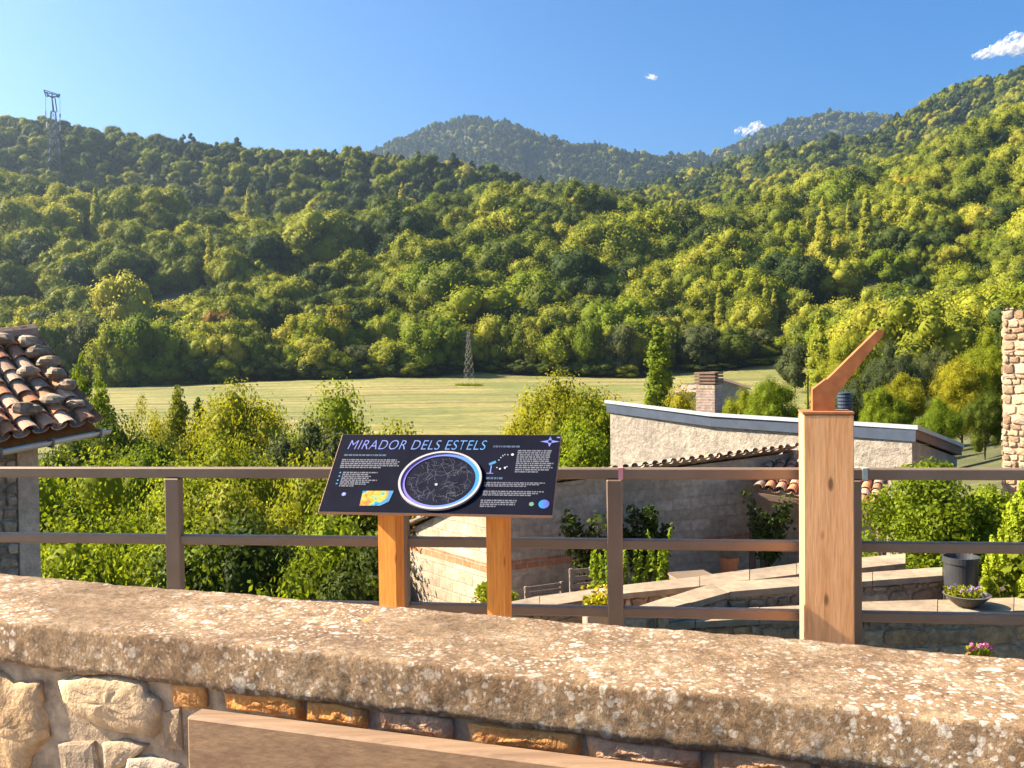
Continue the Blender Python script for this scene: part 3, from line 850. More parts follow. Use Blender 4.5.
# source shapes for the mass: trees of the same kinds standing in the wood itself
SRC = [bpy.data.objects.new('x', None)] * 0
def source(me, mat, i):
    j = np.argmin(np.abs(PY - (470 + 12 * i)) + np.abs(ppx - (300 + 45 * i)) * 0.5)
    o = link('pine_tree' if me.name.startswith('pine') else 'broadleaf_tree', me, (PX[j], PY[j], PZ[j]))
    if mat: recolour(o, mat)
    tag(o, 'green tree of the dense wood climbing the slope behind the far tree row', 'tree', WOOD)
    keepm[j] = False
    return o
keepm = np.ones(len(PX), bool)
SRC = [source(FAR['round', i], None, i) for i in range(5)] + [source(FAR['pine', i], None, 5 + i) for i in range(2)] + \
      [source(FAR['round', 1], 'leaf_bright', 7), source(FAR['round', 3], 'leaf_poplar', 8), source(FAR['round', 2], 'leaf_dark', 9), source(FAR['round', 4], 'leaf_yellow', 10)]
def instancer(name, P, S, RZ, IDX, srcs, kind='stuff'):
    me = bpy.data.meshes.new(name)
    me.vertices.add(len(P)); me.vertices.foreach_set('co', np.ascontiguousarray(P, np.float32).ravel())
    for nm, arr, ty in (('scl', S, 'FLOAT'), ('rz', RZ, 'FLOAT'), ('pick', IDX, 'INT')):
        a = me.attributes.new(nm, ty, 'POINT'); a.data.foreach_set('value', np.ascontiguousarray(arr, np.int32 if ty == 'INT' else np.float32))
    o = link(name, me)
    ng = bpy.data.node_groups.new(name + '_nodes', 'GeometryNodeTree')
    ng.interface.new_socket('Geometry', in_out='INPUT', socket_type='NodeSocketGeometry')
    ng.interface.new_socket('Geometry', in_out='OUTPUT', socket_type='NodeSocketGeometry')
    gi = ng.nodes.new('NodeGroupInput'); go = ng.nodes.new('NodeGroupOutput')
    L = ng.links.new
    def named(nm, ty):
        a = ng.nodes.new('GeometryNodeInputNamedAttribute'); a.data_type = ty; a.inputs[0].default_value = nm
        return a.outputs[0]
    jn = ng.nodes.new('GeometryNodeJoinGeometry')
    scl, rz, pk = named('scl', 'FLOAT'), named('rz', 'FLOAT'), named('pick', 'INT')
    cx = ng.nodes.new('ShaderNodeCombineXYZ'); L(rz, cx.inputs[2])
    for i, s in enumerate(srcs):
        oi = ng.nodes.new('GeometryNodeObjectInfo'); oi.inputs['As Instance'].default_value = True
        oi.inputs['Object'].default_value = s
        cmp_ = ng.nodes.new('FunctionNodeCompare'); cmp_.data_type = 'INT'; cmp_.operation = 'EQUAL'
        L(pk, cmp_.inputs[2]); cmp_.inputs[3].default_value = i
        ip = ng.nodes.new('GeometryNodeInstanceOnPoints')
        L(gi.outputs[0], ip.inputs['Points']); L(cmp_.outputs[0], ip.inputs['Selection'])
        L(oi.outputs['Geometry'], ip.inputs['Instance'])
        L(cx.outputs[0], ip.inputs['Rotation']); L(scl, ip.inputs['Scale'])
        L(ip.outputs[0], jn.inputs[0])
    L(jn.outputs[0], go.inputs[0])
    md = o.modifiers.new('scatter', 'NODES'); md.node_group = ng
    return tag(o, kind=kind)
k = keepm
fo = instancer('forest', np.stack([PX, PY, PZ], 1)[k], SC[k], frng.rand(k.sum()) * 6.28, SP[k], SRC)
tag(fo, 'dense mixed forest covering the hills and far mountains around the valley', 'forest')
print('forest instances', k.sum(), 'individual', N_IND)

# ------------------------------------------------------------------ near trees on the bank below the village
NEAR = {}
for i in range(3):
    rng_ = np.random.RandomState(61 + i)
    C_, r_ = round_lobes(rng_, 10, 4.3, 1.6, 62, 0.27)
    v_, f_, lv_ = lobe_leaves(rng_, C_, r_, 52000, 0.080)
    v_, f_, _mi, lv_ = combine([(v_, f_, 0, lv_), lobe_cores(rng_, C_, r_ * 0.55)])
    NEAR['round', i] = (np_mesh('crown', v_, f_, [MAT['leaf']], True, None, lv_), C_)
for i in range(2):
    rng_ = np.random.RandomState(71 + i)
    C_, r_ = poplar_lobes(10, 1.4, 0.6, 60)(rng_)
    v_, f_, lv_ = lobe_leaves(rng_, C_, r_ * 0.9, 22000, 0.075, 0.6)
    NEAR['upright', i] = (np_mesh('crown', v_, f_, [MAT['leaf']], True, None, lv_), C_)
rng_ = np.random.RandomState(81)
C_, r_ = round_lobes(rng_, 10, 3.6, 2.2, 46, 0.22)
v_, f_, lv_ = lobe_leaves(rng_, C_, r_, 13000, 0.08)
NEAR['sparse', 0] = (np_mesh('crown', v_, f_, [MAT['leaf']], True, None, lv_), C_)
TRK = {}
NH = {k_: top_of(m_[0]) for k_, m_ in NEAR.items()}
for key, (me_, C_) in NEAR.items():
    rng_ = np.random.RandomState(5)
    tv, tf = trunk_np(rng_, 7.6, 0.17, C_[:12])
    TRK[key] = np_mesh('trunk', tv, tf, [MAT['bark']], True)
def near_tree(kind, px, ytop, d, wid, mat, label, v=None, bark=None, group=None):
    p = at(px, ytop, d); g = float(ground(p.x, p.y))
    n = {'round': 3, 'upright': 2, 'sparse': 1}[kind]
    v = v if v is not None else prng.randrange(n)
    sz = (p.z - g) / NH[kind, v]
    s = max(wid / FPX * d / {'round': 9.6, 'upright': 3.2, 'sparse': 8.2}[kind], (0.70 if kind == 'round' else 0.46) * sz)
    t = empty('broadleaf_tree' if kind != 'upright' else 'poplar_tree', (p.x, p.y, g), label, 'tree' if kind != 'upright' else 'poplar', group)
    t.scale = (s, s, sz); t.rotation_euler = (0, 0, prng.uniform(0, 6.28))
    c = link('crown', NEAR[kind, v][0], parent=t)
    if mat: recolour(c, mat)
    k_ = link('trunk', TRK[kind, v], parent=t)
    if bark: recolour(k_, bark)
    return t
NT = [
    ('upright', 178, 395, 50, 48, None, 'taller of the two dark narrow poplars in front of the field'),
    ('upright', 199, 406, 53, 40, None, 'dark narrow poplar right behind the taller one, in front of the field'),
    ('sparse', 148, 404, 56, 46, 'leaf_yellow', 'thin yellowing tree with bare pale branches left of the dark poplars'),
    ('round', 246, 398, 47, 84, 'leaf_yellow', 'olive yellow tree with a wide crown right of the two dark poplars'),
    ('round', 345, 402, 40, 112, 'leaf_bright', 'broad bright green tree rising behind the left end of the information sign'),
    ('round', 300, 432, 38, 66, 'leaf_grey', 'greyish tree between the olive yellow tree and the bright tree by the sign'),
    ('sparse', 258, 446, 31, 80, 'leaf_bright', 'open tree whose dark trunk shows between the top and middle rails'),
    ('round', 108, 470, 27, 76, 'leaf_bright', 'round bright green tree below the top rail near the tiled roof'),
    ('round', 55, 490, 22, 48, 'leaf_bright', 'small round bright tree touching the stone house wall'),
    ('round', 74, 446, 36, 56, None, 'green tree just below the roof gutter'),
    ('round', 158, 462, 33, 62, 'leaf_bright', 'green tree just left of the railing post'),
    ('round', 205, 456, 31, 70, 'leaf_bright', 'bright green tree right of the railing post, under the top rail'),
    ('round', 235, 496, 25, 74, None, 'shaded tree right of the railing post at the middle rail'),
    ('round', 322, 476, 27, 70, 'leaf_bright', 'green tree beside the lower left corner of the sign'),
    ('round', 372, 486, 25, 66, None, 'green tree behind the left leg of the sign'),
    ('round', 398, 440, 36, 52, 'leaf_bright', 'green tree hidden behind the left part of the sign, left of the block wall'),
    ('round', 154, 552, 18, 52, 'leaf_bright', 'low yellow-green bush tree left of the railing post above the parapet'),
    ('round', 92, 545, 18, 64, 'leaf_bright', 'low green tree right of the house wall, just above the parapet'),
    ('round', 205, 548, 18, 56, 'leaf_bright', 'low bright bush tree right of the railing post above the parapet'),
    ('round', 262, 540, 18, 64, 'leaf_dark', 'low dark tree between railing post and sign legs, above the parapet'),
    ('round', 322, 545, 17.5, 60, 'leaf_bright', 'low green tree left of the sign legs above the parapet'),
    ('round', 370, 552, 17.5, 50, 'leaf_dark', 'low dark tree touching the left sign leg above the parapet'),
    ('upright', 100, 384, 46, 34, 'leaf_bright', 'bright narrow tree behind the right tip of the tiled roof'),
    ('upright', 80, 372, 50, 24, 'leaf_bright', 'pointed bright tree peeping over the edge of the tiled roof'),
    ('round', 124, 430, 40, 40, None, 'green tree right of the gutter end'),
    ('round', 566, 388, 44, 92, 'leaf_yellow', 'large bright yellow tree behind the right end of the sign'),
    ('sparse', 530, 406, 46, 50, 'leaf_yellow', 'smaller yellow tree on the left of the large yellow one, over the sign'),
    ('round', 592, 402, 43, 40, 'leaf_bright', 'yellow-green tree between the large yellow tree and the plastered house'),
    ('round', 566, 432, 34, 56, 'leaf_bright', 'green tree right of the sign, just over the tile edge of the block shed'),
]
for a in NT: near_tree(*a)
for px, yt, d, w, m, lab in RIGHT:
    if d <= 150: near_tree('round', px, yt, d, w, m, lab)

# ------------------------------------------------------------------ masonry
SANDY = [(0.52, 0.37, 0.22), (0.43, 0.30, 0.18), (0.58, 0.42, 0.26), (0.36, 0.25, 0.16), (0.50, 0.32, 0.17), (0.42, 0.31, 0.22)]
PALE = [(0.40, 0.29, 0.20), (0.36, 0.26, 0.17), (0.44, 0.34, 0.24), (0.33, 0.22, 0.14), (0.42, 0.30, 0.19)]
PUV = Vector((0.95, -0.3, 0))
def stone_poly(mb, pts, n, depth, tint, rng, dome=0.5):
    """one stone: outline pts on a wall plane, standing proud by depth along n"""
    pts = [Vector(p) for p in pts]; n = Vector(n)
    out = []
    for a, b in zip(pts, pts[1:] + pts[:1]):
        m = max(1, int((b - a).length / (0.02 if dome > 0.6 else 0.06))) if len(pts) > 5 else 1
        for i in range(m): out.append(a.lerp(b, i / m))
    c = sum(out, Vector()) / len(out)
    rings = []
    j = 0.10
    big = len(pts) > 5 and dome > 0.6
    mb.smooth = big
    for sc, dp in (((1.0, -0.25), (0.985, 0.35), (0.94, 0.75), (0.85, 0.95), (0.72, 1.05), (0.58, 1.1), (0.42, 1.12), (0.22, 1.15)) if big else ((1.0, -0.25), (0.97, 0.45), (0.86, 0.9), (0.5, 1.0 + 0.2 * dome))):
        rings.append([mb.vert(c + (p - c) * (sc * (1 + (rng.random() - 0.5) * j * (sc > 0.5))) + n * (depth * (dp + (rng.random() - 0.5) * (0.3 if not big else 0.18) + (0.22 * float(vnoise(p.dot(PUV) * 24 + 3 * sc, p.z * 40 + 5 * sc)) if big else 0))), tint) for p in out])
    cv = mb.vert(c + n * depth * (1.1 + 0.2 * dome), tint)
    k = len(out)
    for a, b in zip(rings, rings[1:]):
        for i in range(k): mb.face((a[i], a[(i + 1) % k], b[(i + 1) % k], b[i]))
    for i in range(k): mb.face((rings[-1][i], rings[-1][(i + 1) % k], cv))
def stones(mb, p0, u, up, n, w, h, rowh, rng, pal, depth=0.03, ratio=(1.0, 2.6), gap=0.012, top=None):
    """courses of rough stones over a w x h panel; top(x) limits its height"""
    p0, u, up, n = map(Vector, (p0, u, up, n))
    z = 0.0
    while z < h - 0.03:
        rh = min(rowh * rng.uniform(0.65, 1.4), h - z)
        x = -rng.uniform(0, rowh)
        while x < w:
            sw = rh * rng.uniform(*ratio)
            x0, x1 = max(x, 0), min(x + sw, w)
            if x1 - x0 > 0.04 and (top is None or z + rh <= top((x0 + x1) / 2) + 0.02):
                q = []
                for fx_, fz_ in ((0, 0), (0.5, 0), (1, 0), (1, 0.5), (1, 1), (0.5, 1), (0, 1), (0, 0.5)):
                    jx = rng.uniform(-1, 1) * min(0.10 * (x1 - x0), 0.03); jz = rng.uniform(-1, 1) * 0.11 * rh
                    cut = 0.10 if (fx_ != 0.5 and fz_ != 0.5) else 0.0
                    X_ = x0 + gap + (x1 - x0 - 2 * gap) * (fx_ + (0.5 - fx_) * cut) + jx
                    Z_ = z + gap + (rh - 2 * gap) * (fz_ + (0.5 - fz_) * cut * 1.5) + jz
                    q.append(p0 + u * X_ + up * Z_)
                t = rng.choice(pal); b = rng.uniform(0.7, 1.15)
                stone_poly(mb, q, n, depth * rng.uniform(0.6, 1.3), tuple(c * b for c in t), rng)
            x += sw
        z += rh
def lump(mb, c, size, rng, tint, n=9, m=6):
    c = Vector(c); sx, sy, sz = size; ph = rng.uniform(0, 50)
    rings = []
    rot = rng.uniform(0, 6.28)
    for i in range(m + 1):
        th = math.pi * i / m; ring = []
        for k in range(n):
            a = 2 * math.pi * k / n
            d = Vector((math.sin(th) * math.cos(a), math.sin(th) * math.sin(a), math.cos(th)))
            f = 1 + 0.28 * float(vnoise(d.x * 1.7 + ph, d.y * 1.7 + d.z * 2.1 + ph))
            x, y = d.x * sx * f, d.y * sy * f
            ring.append(mb.vert(c + Vector((x * math.cos(rot) - y * math.sin(rot), x * math.sin(rot) + y * math.cos(rot), d.z * sz * f)), tint))
        rings.append(ring)
    for a, b in zip(rings, rings[1:]):
        for k in range(n): mb.face((a[k], a[(k + 1) % n], b[(k + 1) % n], b[k]))
TILES = [(0.58, 0.28, 0.16), (0.50, 0.23, 0.13), (0.62, 0.38, 0.25), (0.48, 0.33, 0.24), (0.66, 0.42, 0.29), (0.42, 0.26, 0.18), (0.60, 0.24, 0.11)]
def tile_roof(mb, e0, e1, upv, length, pitch, tl, rng, sag=0.0, pal=TILES, rough=1.0):
    """Roman tiles: convex covers over concave pans, laid from the eave e0-e1 up along upv"""
    e0, e1, upv = Vector(e0), Vector(e1), Vector(upv).normalized()
    E = e1 - e0; L = E.length; E.normalize(); N = E.cross(upv).normalized()
    if N.z < 0: N = -N
    nc = max(1, round(L / pitch)); nr = max(1, round(length / (tl * 0.72))); st = length / nr
    P = lambda x, s, h: e0 + E * x + upv * s + N * (h - sag * math.sin(math.pi * min(1, s / length)) * 1.0)
    for c in range(nc):
        xc = (c + 0.5) * L / nc
        for r in range(nr):
            for cover in (0, 1):
                t = rng.choice(pal); b = rng.uniform(0.75, 1.2); t = tuple(q * b for q in t)
                x = xc + (0.5 * L / nc if not cover else 0) + rng.uniform(-1, 1) * 0.012 * rough
                s0 = r * st + rng.uniform(-1, 1) * 0.02 * rough; s1 = s0 + tl
                w0, w1 = pitch * 0.43, pitch * 0.34
                sk = rng.uniform(-1, 1) * 0.014 * rough
                hh = 0.055 if cover else 0.05
                lo, li, hi_ = [], [], []
                for k in range(8):
                    a = math.pi * k / 7
                    ca, sa = math.cos(a), math.sin(a)
                    sg = 1 if cover else -1
                    z0 = (0.045 if cover else 0.05)
                    lo.append(mb.vert(P(x - ca * w0, s0, z0 + sg * sa * w0 * 0.75 + 0.03 * 1), t))
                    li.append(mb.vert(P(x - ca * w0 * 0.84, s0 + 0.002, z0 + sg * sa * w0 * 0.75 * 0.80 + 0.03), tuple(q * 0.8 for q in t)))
                    hi_.append(mb.vert(P(x - ca * w1 + sk, s1, z0 + sg * sa * w1 * 0.75), t))
                for k in range(7):
                    mb.face((lo[k], lo[k + 1], hi_[k + 1], hi_[k]))
                    mb.face((li[k], li[k + 1], lo[k + 1], lo[k]))
                    mb.face((li[k], hi_[k], hi_[k + 1], li[k + 1]))
PR = random.Random(9)

# ------------------------------------------------------------------ terrace, parapet
mb = MB()
ZT = 1.03
RA, RB = at(0, 467, 5.66), at(1000, 468, 4.99)
RA.z = RB.z = 1.05
RU = (RB - RA); RU.z = 0; RLEN = RU.length; RU.normalize(); RN = Vector((RU.y, -RU.x, 0))      # RN: towards the camera
edge = [RA - RU * 6 - RN * 0.12, RA + RU * (RLEN + 6) - RN * 0.12]
mb.prism([Vector((e.x, e.y, -3.9)) for e in (edge[0], edge[1])] + [Vector((9.5, -12, -3.9)), Vector((-9.5, -12, -3.9))], (0, 0, 3.9))
tag(mb.build('terrace_floor', MAT['terrace']), kind='structure')

F0, F1 = on_z(0, 622, ZT), on_z(1024, 727, ZT)
B0, B1 = on_z(0, 573, ZT), on_z(1024, 657, ZT)
PU = (F1 - F0).normalized(); PN = Vector((PU.y, -PU.x, 0))                                      # PN: front normal
par = empty('parapet_wall', ((F0 + F1) / 2).to_3d() - Vector((0, 0, ZT)), 'low stone parapet with a thick lichen-spotted concrete coping in the foreground', 'wall')
TH = 0.102
ns, = (620,)
sv = np.linspace(-0.55, 1.55, ns)
Fp = np.array([F0 + (F1 - F0) * s for s in sv]); Bp = np.array([B0 + (B1 - B0) * s for s in sv])
prof_ = [(1.0, -TH), (1.0, -TH * 0.5), (0.995, -0.012), (0.975, 0.0)] + [(t, 0.0) for t in np.linspace(0.95, 0.05, 34)] + \
        [(0.012, -0.0005), (0.005, -0.002), (0.001, -0.005), (0.0, -0.010)] + [(0.0, -z) for z in np.linspace(0.03, TH - 0.012, 9)] + [(0.006, -TH + 0.004), (0.02, -TH), (0.08, -TH)]
V = []
pn = np.array(PN)
for t, dz in prof_:
    p = Fp * (1 - t) + Bp * t; p[:, 2] += dz
    V.append(p)
V = np.stack(V, 1)                                  # ns x np x 3
L_ = sv * (F1 - F0).length
tc = np.array([t for t, _ in prof_]); zc_ = np.array([z for _, z in prof_])
la, ta = np.meshgrid(L_, tc * 0.45 - zc_ * 1.0, indexing='ij')
hgt = 0.006 * fbm(la * 2.2, ta * 3.0, 3) + 0.003 * fbm(la * 14, ta * 14, 3) + 0.002 * fbm(la * 55, ta * 55, 2)
topw = np.clip((zc_ + 0.03) / 0.03, 0, 1)[None, :]
V[:, :, 2] += hgt * topw
V += (0.003 * fbm(la * 5 + 9, ta * 5, 4) + 0.0025 * fbm(la * 40 + 9, ta * 40, 3))[:, :, None] * (1 - topw[:, :, None]) * (tc < 0.5)[None, :, None] * pn
ragged = 0.012 * fbm(L_ * 9, L_ * 0 + 3, 4)
V[:, -3:, 2] += ragged[:, None] - 0.004
V[:, 0:3, :] += (0.012 * fbm(L_ * 6, L_ * 0 + 8, 4))[:, None, None] * -pn
nn, mm = V.shape[:2]
ii = np.arange(nn * mm).reshape(nn, mm)
FF = np.stack([ii[:-1, :-1], ii[1:, :-1], ii[1:, 1:], ii[:-1, 1:]], -1).reshape(-1, 4)
cpo = link('coping', np_mesh('coping', V.reshape(-1, 3) - np.array(par.location), FF, [MAT['coping']], True), parent=par)
# wall body: mortar slab, then stones
wf = Vector((F0.x, F0.y, 0)) - PN * 0.024                                # front plane of the mortar
mb = MB()
a0, a1 = wf - PU * 2.2, wf + PU * 5.2
bk = -PN * 0.30
mb.hexa([Vector((p.x, p.y, z)) for z in (0.0, ZT - TH + 0.015) for p in (a0, a1, a1 + bk, a0 + bk)])
mb.build('mortar_core', MAT['mortar'], par, origin=par.location)
mb = MB()
def wp(px, py): return on_plane(px, py, wf, PN)
BIG = [
    ([(-50, 662), (0, 668), (17, 680), (43, 682), (47, 715), (51, 735), (33, 757), (30, 785), (-50, 800)], (0.52, 0.35, 0.20), 0.035),
    ([(61, 678), (82, 675), (120, 673), (147, 681), (151, 692), (164, 702), (160, 734), (140, 732), (107, 727), (82, 717), (66, 697)], (0.62, 0.45, 0.28), 0.038),
    ([(58, 741), (96, 740), (101, 778), (64, 782)], (0.34, 0.26, 0.19), 0.02),
    ([(104, 742), (128, 738), (150, 744), (140, 754), (120, 768), (106, 772)], (0.50, 0.38, 0.26), 0.02),
    ([(122, 774), (132, 756), (152, 755), (183, 764), (184, 790), (125, 792)], (0.55, 0.46, 0.36), 0.03),
    ([(165, 712), (182, 706), (184, 750), (165, 748)], (0.40, 0.29, 0.19), 0.015),
    ([(172, 684), (190, 681), (208, 683), (209, 706), (190, 708), (176, 705)], (0.62, 0.30, 0.10), 0.022),
    ([(226, 690), (262, 690), (304, 698), (305, 718), (262, 712), (228, 707)], (0.78, 0.33, 0.09), 0.024),
    ([(307, 700), (340, 702), (370, 709), (370, 727), (335, 722), (308, 718)], (0.80, 0.35, 0.10), 0.022),
    ([(380, 710), (420, 712), (453, 718), (454, 738), (420, 733), (381, 727)], (0.72, 0.42, 0.25), 0.022),
    ([(470, 722), (525, 725), (581, 733), (583, 754), (525, 746), (471, 740)], (0.80, 0.37, 0.12), 0.024),
    ([(588, 735), (640, 741), (702, 748), (703, 768), (640, 762), (589, 755)], (0.70, 0.42, 0.26), 0.020),
    ([(712, 748), (765, 754), (812, 760), (813, 782), (765, 776), (713, 768)], (0.74, 0.40, 0.20), 0.022),
    ([(822, 764), (880, 770), (960, 778), (960, 800), (880, 795), (823, 786)], (0.70, 0.42, 0.25), 0.022),
]
for pts, t, dp in BIG:
    stone_poly(mb, [wp(*q) for q in pts], PN, dp * 0.55, t, PR, 0.8)
# lower courses and the parts out of the picture
lowz = 0.70
stones(mb, wf - PU * 2.2, PU, (0, 0, 1), PN, 2.15, 0.90, 0.17, PR, SANDY, 0.03)
stones(mb, wf + PU * 0.0 , PU, (0, 0, 1), PN, 5.2, 0.60, 0.17, PR, SANDY, 0.03)
for p in range(0, len(mb.v)): mb.v[p] = (mb.v[p][0], mb.v[p][1], mb.v[p][2])
stb = mb.build('stonework', MAT['stone_big'], par, origin=par.location)

# ------------------------------------------------------------------ bench
bd = PN * 0.10
bq = F0 + PN * 0.10
BX0 = on_plane(186, 712, bq + PN * 0.05, PN)
bz = BX0.z
BXb = on_z(512, 757.5, bz); BX0 = on_z(186, 716, bz)
BU = (BXb - BX0).normalized(); BN = Vector((BU.y, -BU.x, 0))
ben = empty('wooden_bench', (BX0.x + BU.x * 0.9, BX0.y + BU.y * 0.9, 0), 'weathered brown wooden bench with a plank back standing in front of the parapet', 'bench')
LB = 2.1
mb = MB()
base = Vector((BX0.x, BX0.y, 0)) - BN * 0.025
mb.box(base + BU * LB / 2 + Vector((0, 0, bz - 0.15)), (LB, 0.05, 0.30), BU, -BN, (0, 0, 1), 0.006)
mb.build('backrest', MAT['bench'], ben, origin=ben.location)
mb = MB()
for i in range(3):
    mb.box(base + BU * LB / 2 + BN * (0.16 + 0.14 * i) + Vector((0, 0, 0.44)), (LB, 0.13, 0.045), BU, -BN, (0, 0, 1), 0.005)
mb.build('seat', MAT['bench'], ben, origin=ben.location)
for s in (0.25, LB - 0.25):
    mb = MB()
    mb.box(base + BU * s + BN * 0.035 + Vector((0, 0, 0.36)), (0.07, 0.02, 0.72), BU, -BN, (0, 0, 1), 0.003)
    mb.box(base + BU * s + BN * 0.47 + Vector((0, 0, 0.205)), (0.07, 0.06, 0.41), BU, -BN, (0, 0, 1), 0.003)
    mb.box(base + BU * s + BN * 0.26 + Vector((0, 0, 0.385)), (0.06, 0.36, 0.06), BU, -BN, (0, 0, 1), 0.003)
    mb.build('leg', MAT['bench'], ben, origin=ben.location)

# ------------------------------------------------------------------ railing
rl = empty('railing', (RA.x, RA.y, 0), 'brown painted steel railing with three rails along the terrace edge', 'railing')
for z, h in ((1.05 - 0.03, 0.062), (0.63, 0.056), (0.255, 0.056)):
    mb = MB()
    a = RA - RU * 3.2; b = RA + RU * (RLEN + 3.0)
    mb.bar(Vector((a.x, a.y, z)), Vector((b.x, b.y, z)), 0.05, h, bev=0.008)
    mb.build('rail', MAT['steel'], rl, origin=rl.location)
def rail_s(px):
    """distance along the railing at which a pixel column meets it"""
    v = ray(px, 500); v.z = 0
    t = (RA - CAM).dot(RN) / v.dot(RN)
    return (Vector((v.x * t, v.y * t, 0)) - Vector((RA.x, RA.y, 0))).dot(RU)
ps = [rail_s(p) for p in (174.5, 401, 614.5, 852)]
step_ = (ps[3] - ps[0]) / 3
for s in [ps[0] - 2 * step_, ps[0] - step_] + ps + [ps[3] + step_, ps[3] + 2 * step_]:
    mb = MB()
    p = RA + RU * s
    mb.box(Vector((p.x, p.y, 0.485)) + RN * 0.004, (0.086, 0.064, 1.005), RU, -RN, (0, 0, 1), 0.006)
    mb.box(Vector((p.x, p.y, 0.006)), (0.13, 0.10, 0.012), RU, -RN, (0, 0, 1))
    mb.build('post', MAT['steel'], rl, origin=rl.location)
for px, m in ((621, simple('pink_tape', (0.72, 0.30, 0.32), 0.6, 0, 0.1)), (864, simple('pale_tape', (0.50, 0.60, 0.52), 0.6, 0, 0.1))):
    mb = MB(); p = RA + RU * rail_s(px)
    mb.box(Vector((p.x, p.y, 1.02)), (0.026, 0.054, 0.066), RU, -RN, (0, 0, 1))
    mb.build('tape', m, rl, origin=rl.location)

# ------------------------------------------------------------------ information sign
SW, SL = 1.196, 0.5187
yaw, tilt = 0.1763, 0.7773
SC_ = CAM + (Vector((-0.3998, 5.2811, 1.0265)) - CAM) * 0.92
SX = Vector((math.cos(yaw), -math.sin(yaw), 0)); SB = Vector((-math.sin(yaw), -math.cos(yaw), 0))
SD = SB * math.cos(tilt) + Vector((0, 0, -1)) * math.sin(tilt)            # down the face
SNm = SX.cross(-SD).normalized()                                         # out of the face
if SNm.z < 0: SNm = -SNm
sg = empty('information_sign', (SC_.x, SC_.y, 0), 'slanted dark blue astronomy information board on two orange wooden legs', 'sign')
SO = sg.location
def su(px, py):
    q = on_plane(px, py, SC_, SNm) - SC_
    return q.dot(SX), q.dot(SD)
def sp(u, v, h=0.0): return SC_ + SX * u + SD * v + SNm * h
MAT['panel'] = simple('dark_blue_print', (0.0055, 0.006, 0.015), 0.8, 0, 0.3, 5, 0.06)
MAT['panel_edge'] = simple('board_edge', (0.34, 0.19, 0.12), 0.6, 0, 0.1)
mb = MB(); mb.box(sp(0, 0, -0.010), (SW, SL, 0.020), SX, -SD, SNm, 0.002)
mb.build('board', MAT['panel_edge'], sg, origin=SO)
mb = MB(); mb.box(sp(0, 0, 0.0005), (SW - 0.008, SL - 0.008, 0.003), SX, -SD, SNm)
mb.build('printed_face', MAT['panel'], sg, origin=SO)
HP = 0.0035
def flat_mat(name, c, rough=0.5):
    return simple(name, c, rough, 0, 0.08, 20)
MAT['print_grey'] = flat_mat('grey_print', (0.13, 0.13, 0.155))
MAT['print_dim'] = flat_mat('dim_print', (0.05, 0.08, 0.13))
MAT['print_cyan'] = flat_mat('blue_print', (0.04, 0.18, 0.34))
MAT['print_white'] = flat_mat('white_print', (0.45, 0.46, 0.50))
MAT['print_star'] = flat_mat('violet_print', (0.16, 0.18, 0.45))
MAT['print_green'] = flat_mat('green_print', (0.12, 0.22, 0.14))
MAT['ring_metal'] = simple('pale_ring', (0.42, 0.38, 0.36), 0.45, 0.15, 0.1, 10, 0.5)
def gradient(name, axis_vec, c0, c1, cm=None):
    k = NM(name)
    tc = k.n('TexCoord')
    dt = k.n('VectorMath', operation='DOT_PRODUCT'); dt.inputs[1].default_value = axis_vec
    k.l(tc.outputs['Object'], dt.inputs[0])
    mr = k.n('MapRange'); k.l(dt.outputs['Value'], mr.inputs[0])
    mr.inputs[1].default_value, mr.inputs[2].default_value = -1, 1
    k.base(k.ramp(mr.outputs[0], [(0.0, c0), (0.5, cm or tuple((a + b) / 2 for a, b in zip(c0, c1))), (1.0, c1)]))
    k.b.inputs['Roughness'].default_value = 0.5
    return k.m
MAT['title'] = gradient('title_print', tuple(SX * 2.2), (0.17, 0.18, 0.46), (0.04, 0.24, 0.50), (0.10, 0.22, 0.48))
MAT['ring_print'] = gradient('ring_print', tuple((SX * 4.5)), (0.22, 0.13, 0.42), (0.015, 0.20, 0.50), (0.12, 0.17, 0.44))
def rect(mb, u0, v0, u1, v1, sk=0.0, h=HP):
    mb.poly([sp(u0, v1, h), sp(u1, v1, h), sp(u1, v0, h), sp(u0, v0, h)])
def print_mesh(name, mat, fn, origin=None):
    mb = MB(); fn(mb); return mb.build(name, MAT[mat], sg, origin=SO if origin is None else origin)
# title
fc = bpy.data.curves.new('title', 'FONT'); fc.body = 'MIRADOR DELS ESTELS'; fc.shear = 0.22; fc.offset = -0.012; fc.space_character = 1.08
fo_ = bpy.data.objects.new('title_source', fc); col.objects.link(fo_)
dg = bpy.context.evaluated_depsgraph_get()
tm = bpy.data.meshes.new_from_object(fo_.evaluated_get(dg))
bpy.data.objects.remove(fo_)
u0, v1 = su(347.5, 449.6); u1, _ = su(486, 449.0); _, v0 = su(400, 440.6)
xs = [p.co.x for p in tm.vertices]; ys = [p.co.y for p in tm.vertices]
x0, x1, y0, y1 = min(xs), max(xs), min(ys), max(ys)
for p in tm.vertices:
    q = sp(u0 + (p.co.x - x0) / (x1 - x0) * (u1 - u0), v1 + (p.co.y - y0) / (y1 - y0) * (v0 - v1), HP) - SC_
    p.co = q
tm.materials.clear(); tm.materials.append(MAT['title'])
to = link('title_lettering', tm, parent=sg); to.location = SC_ - SO
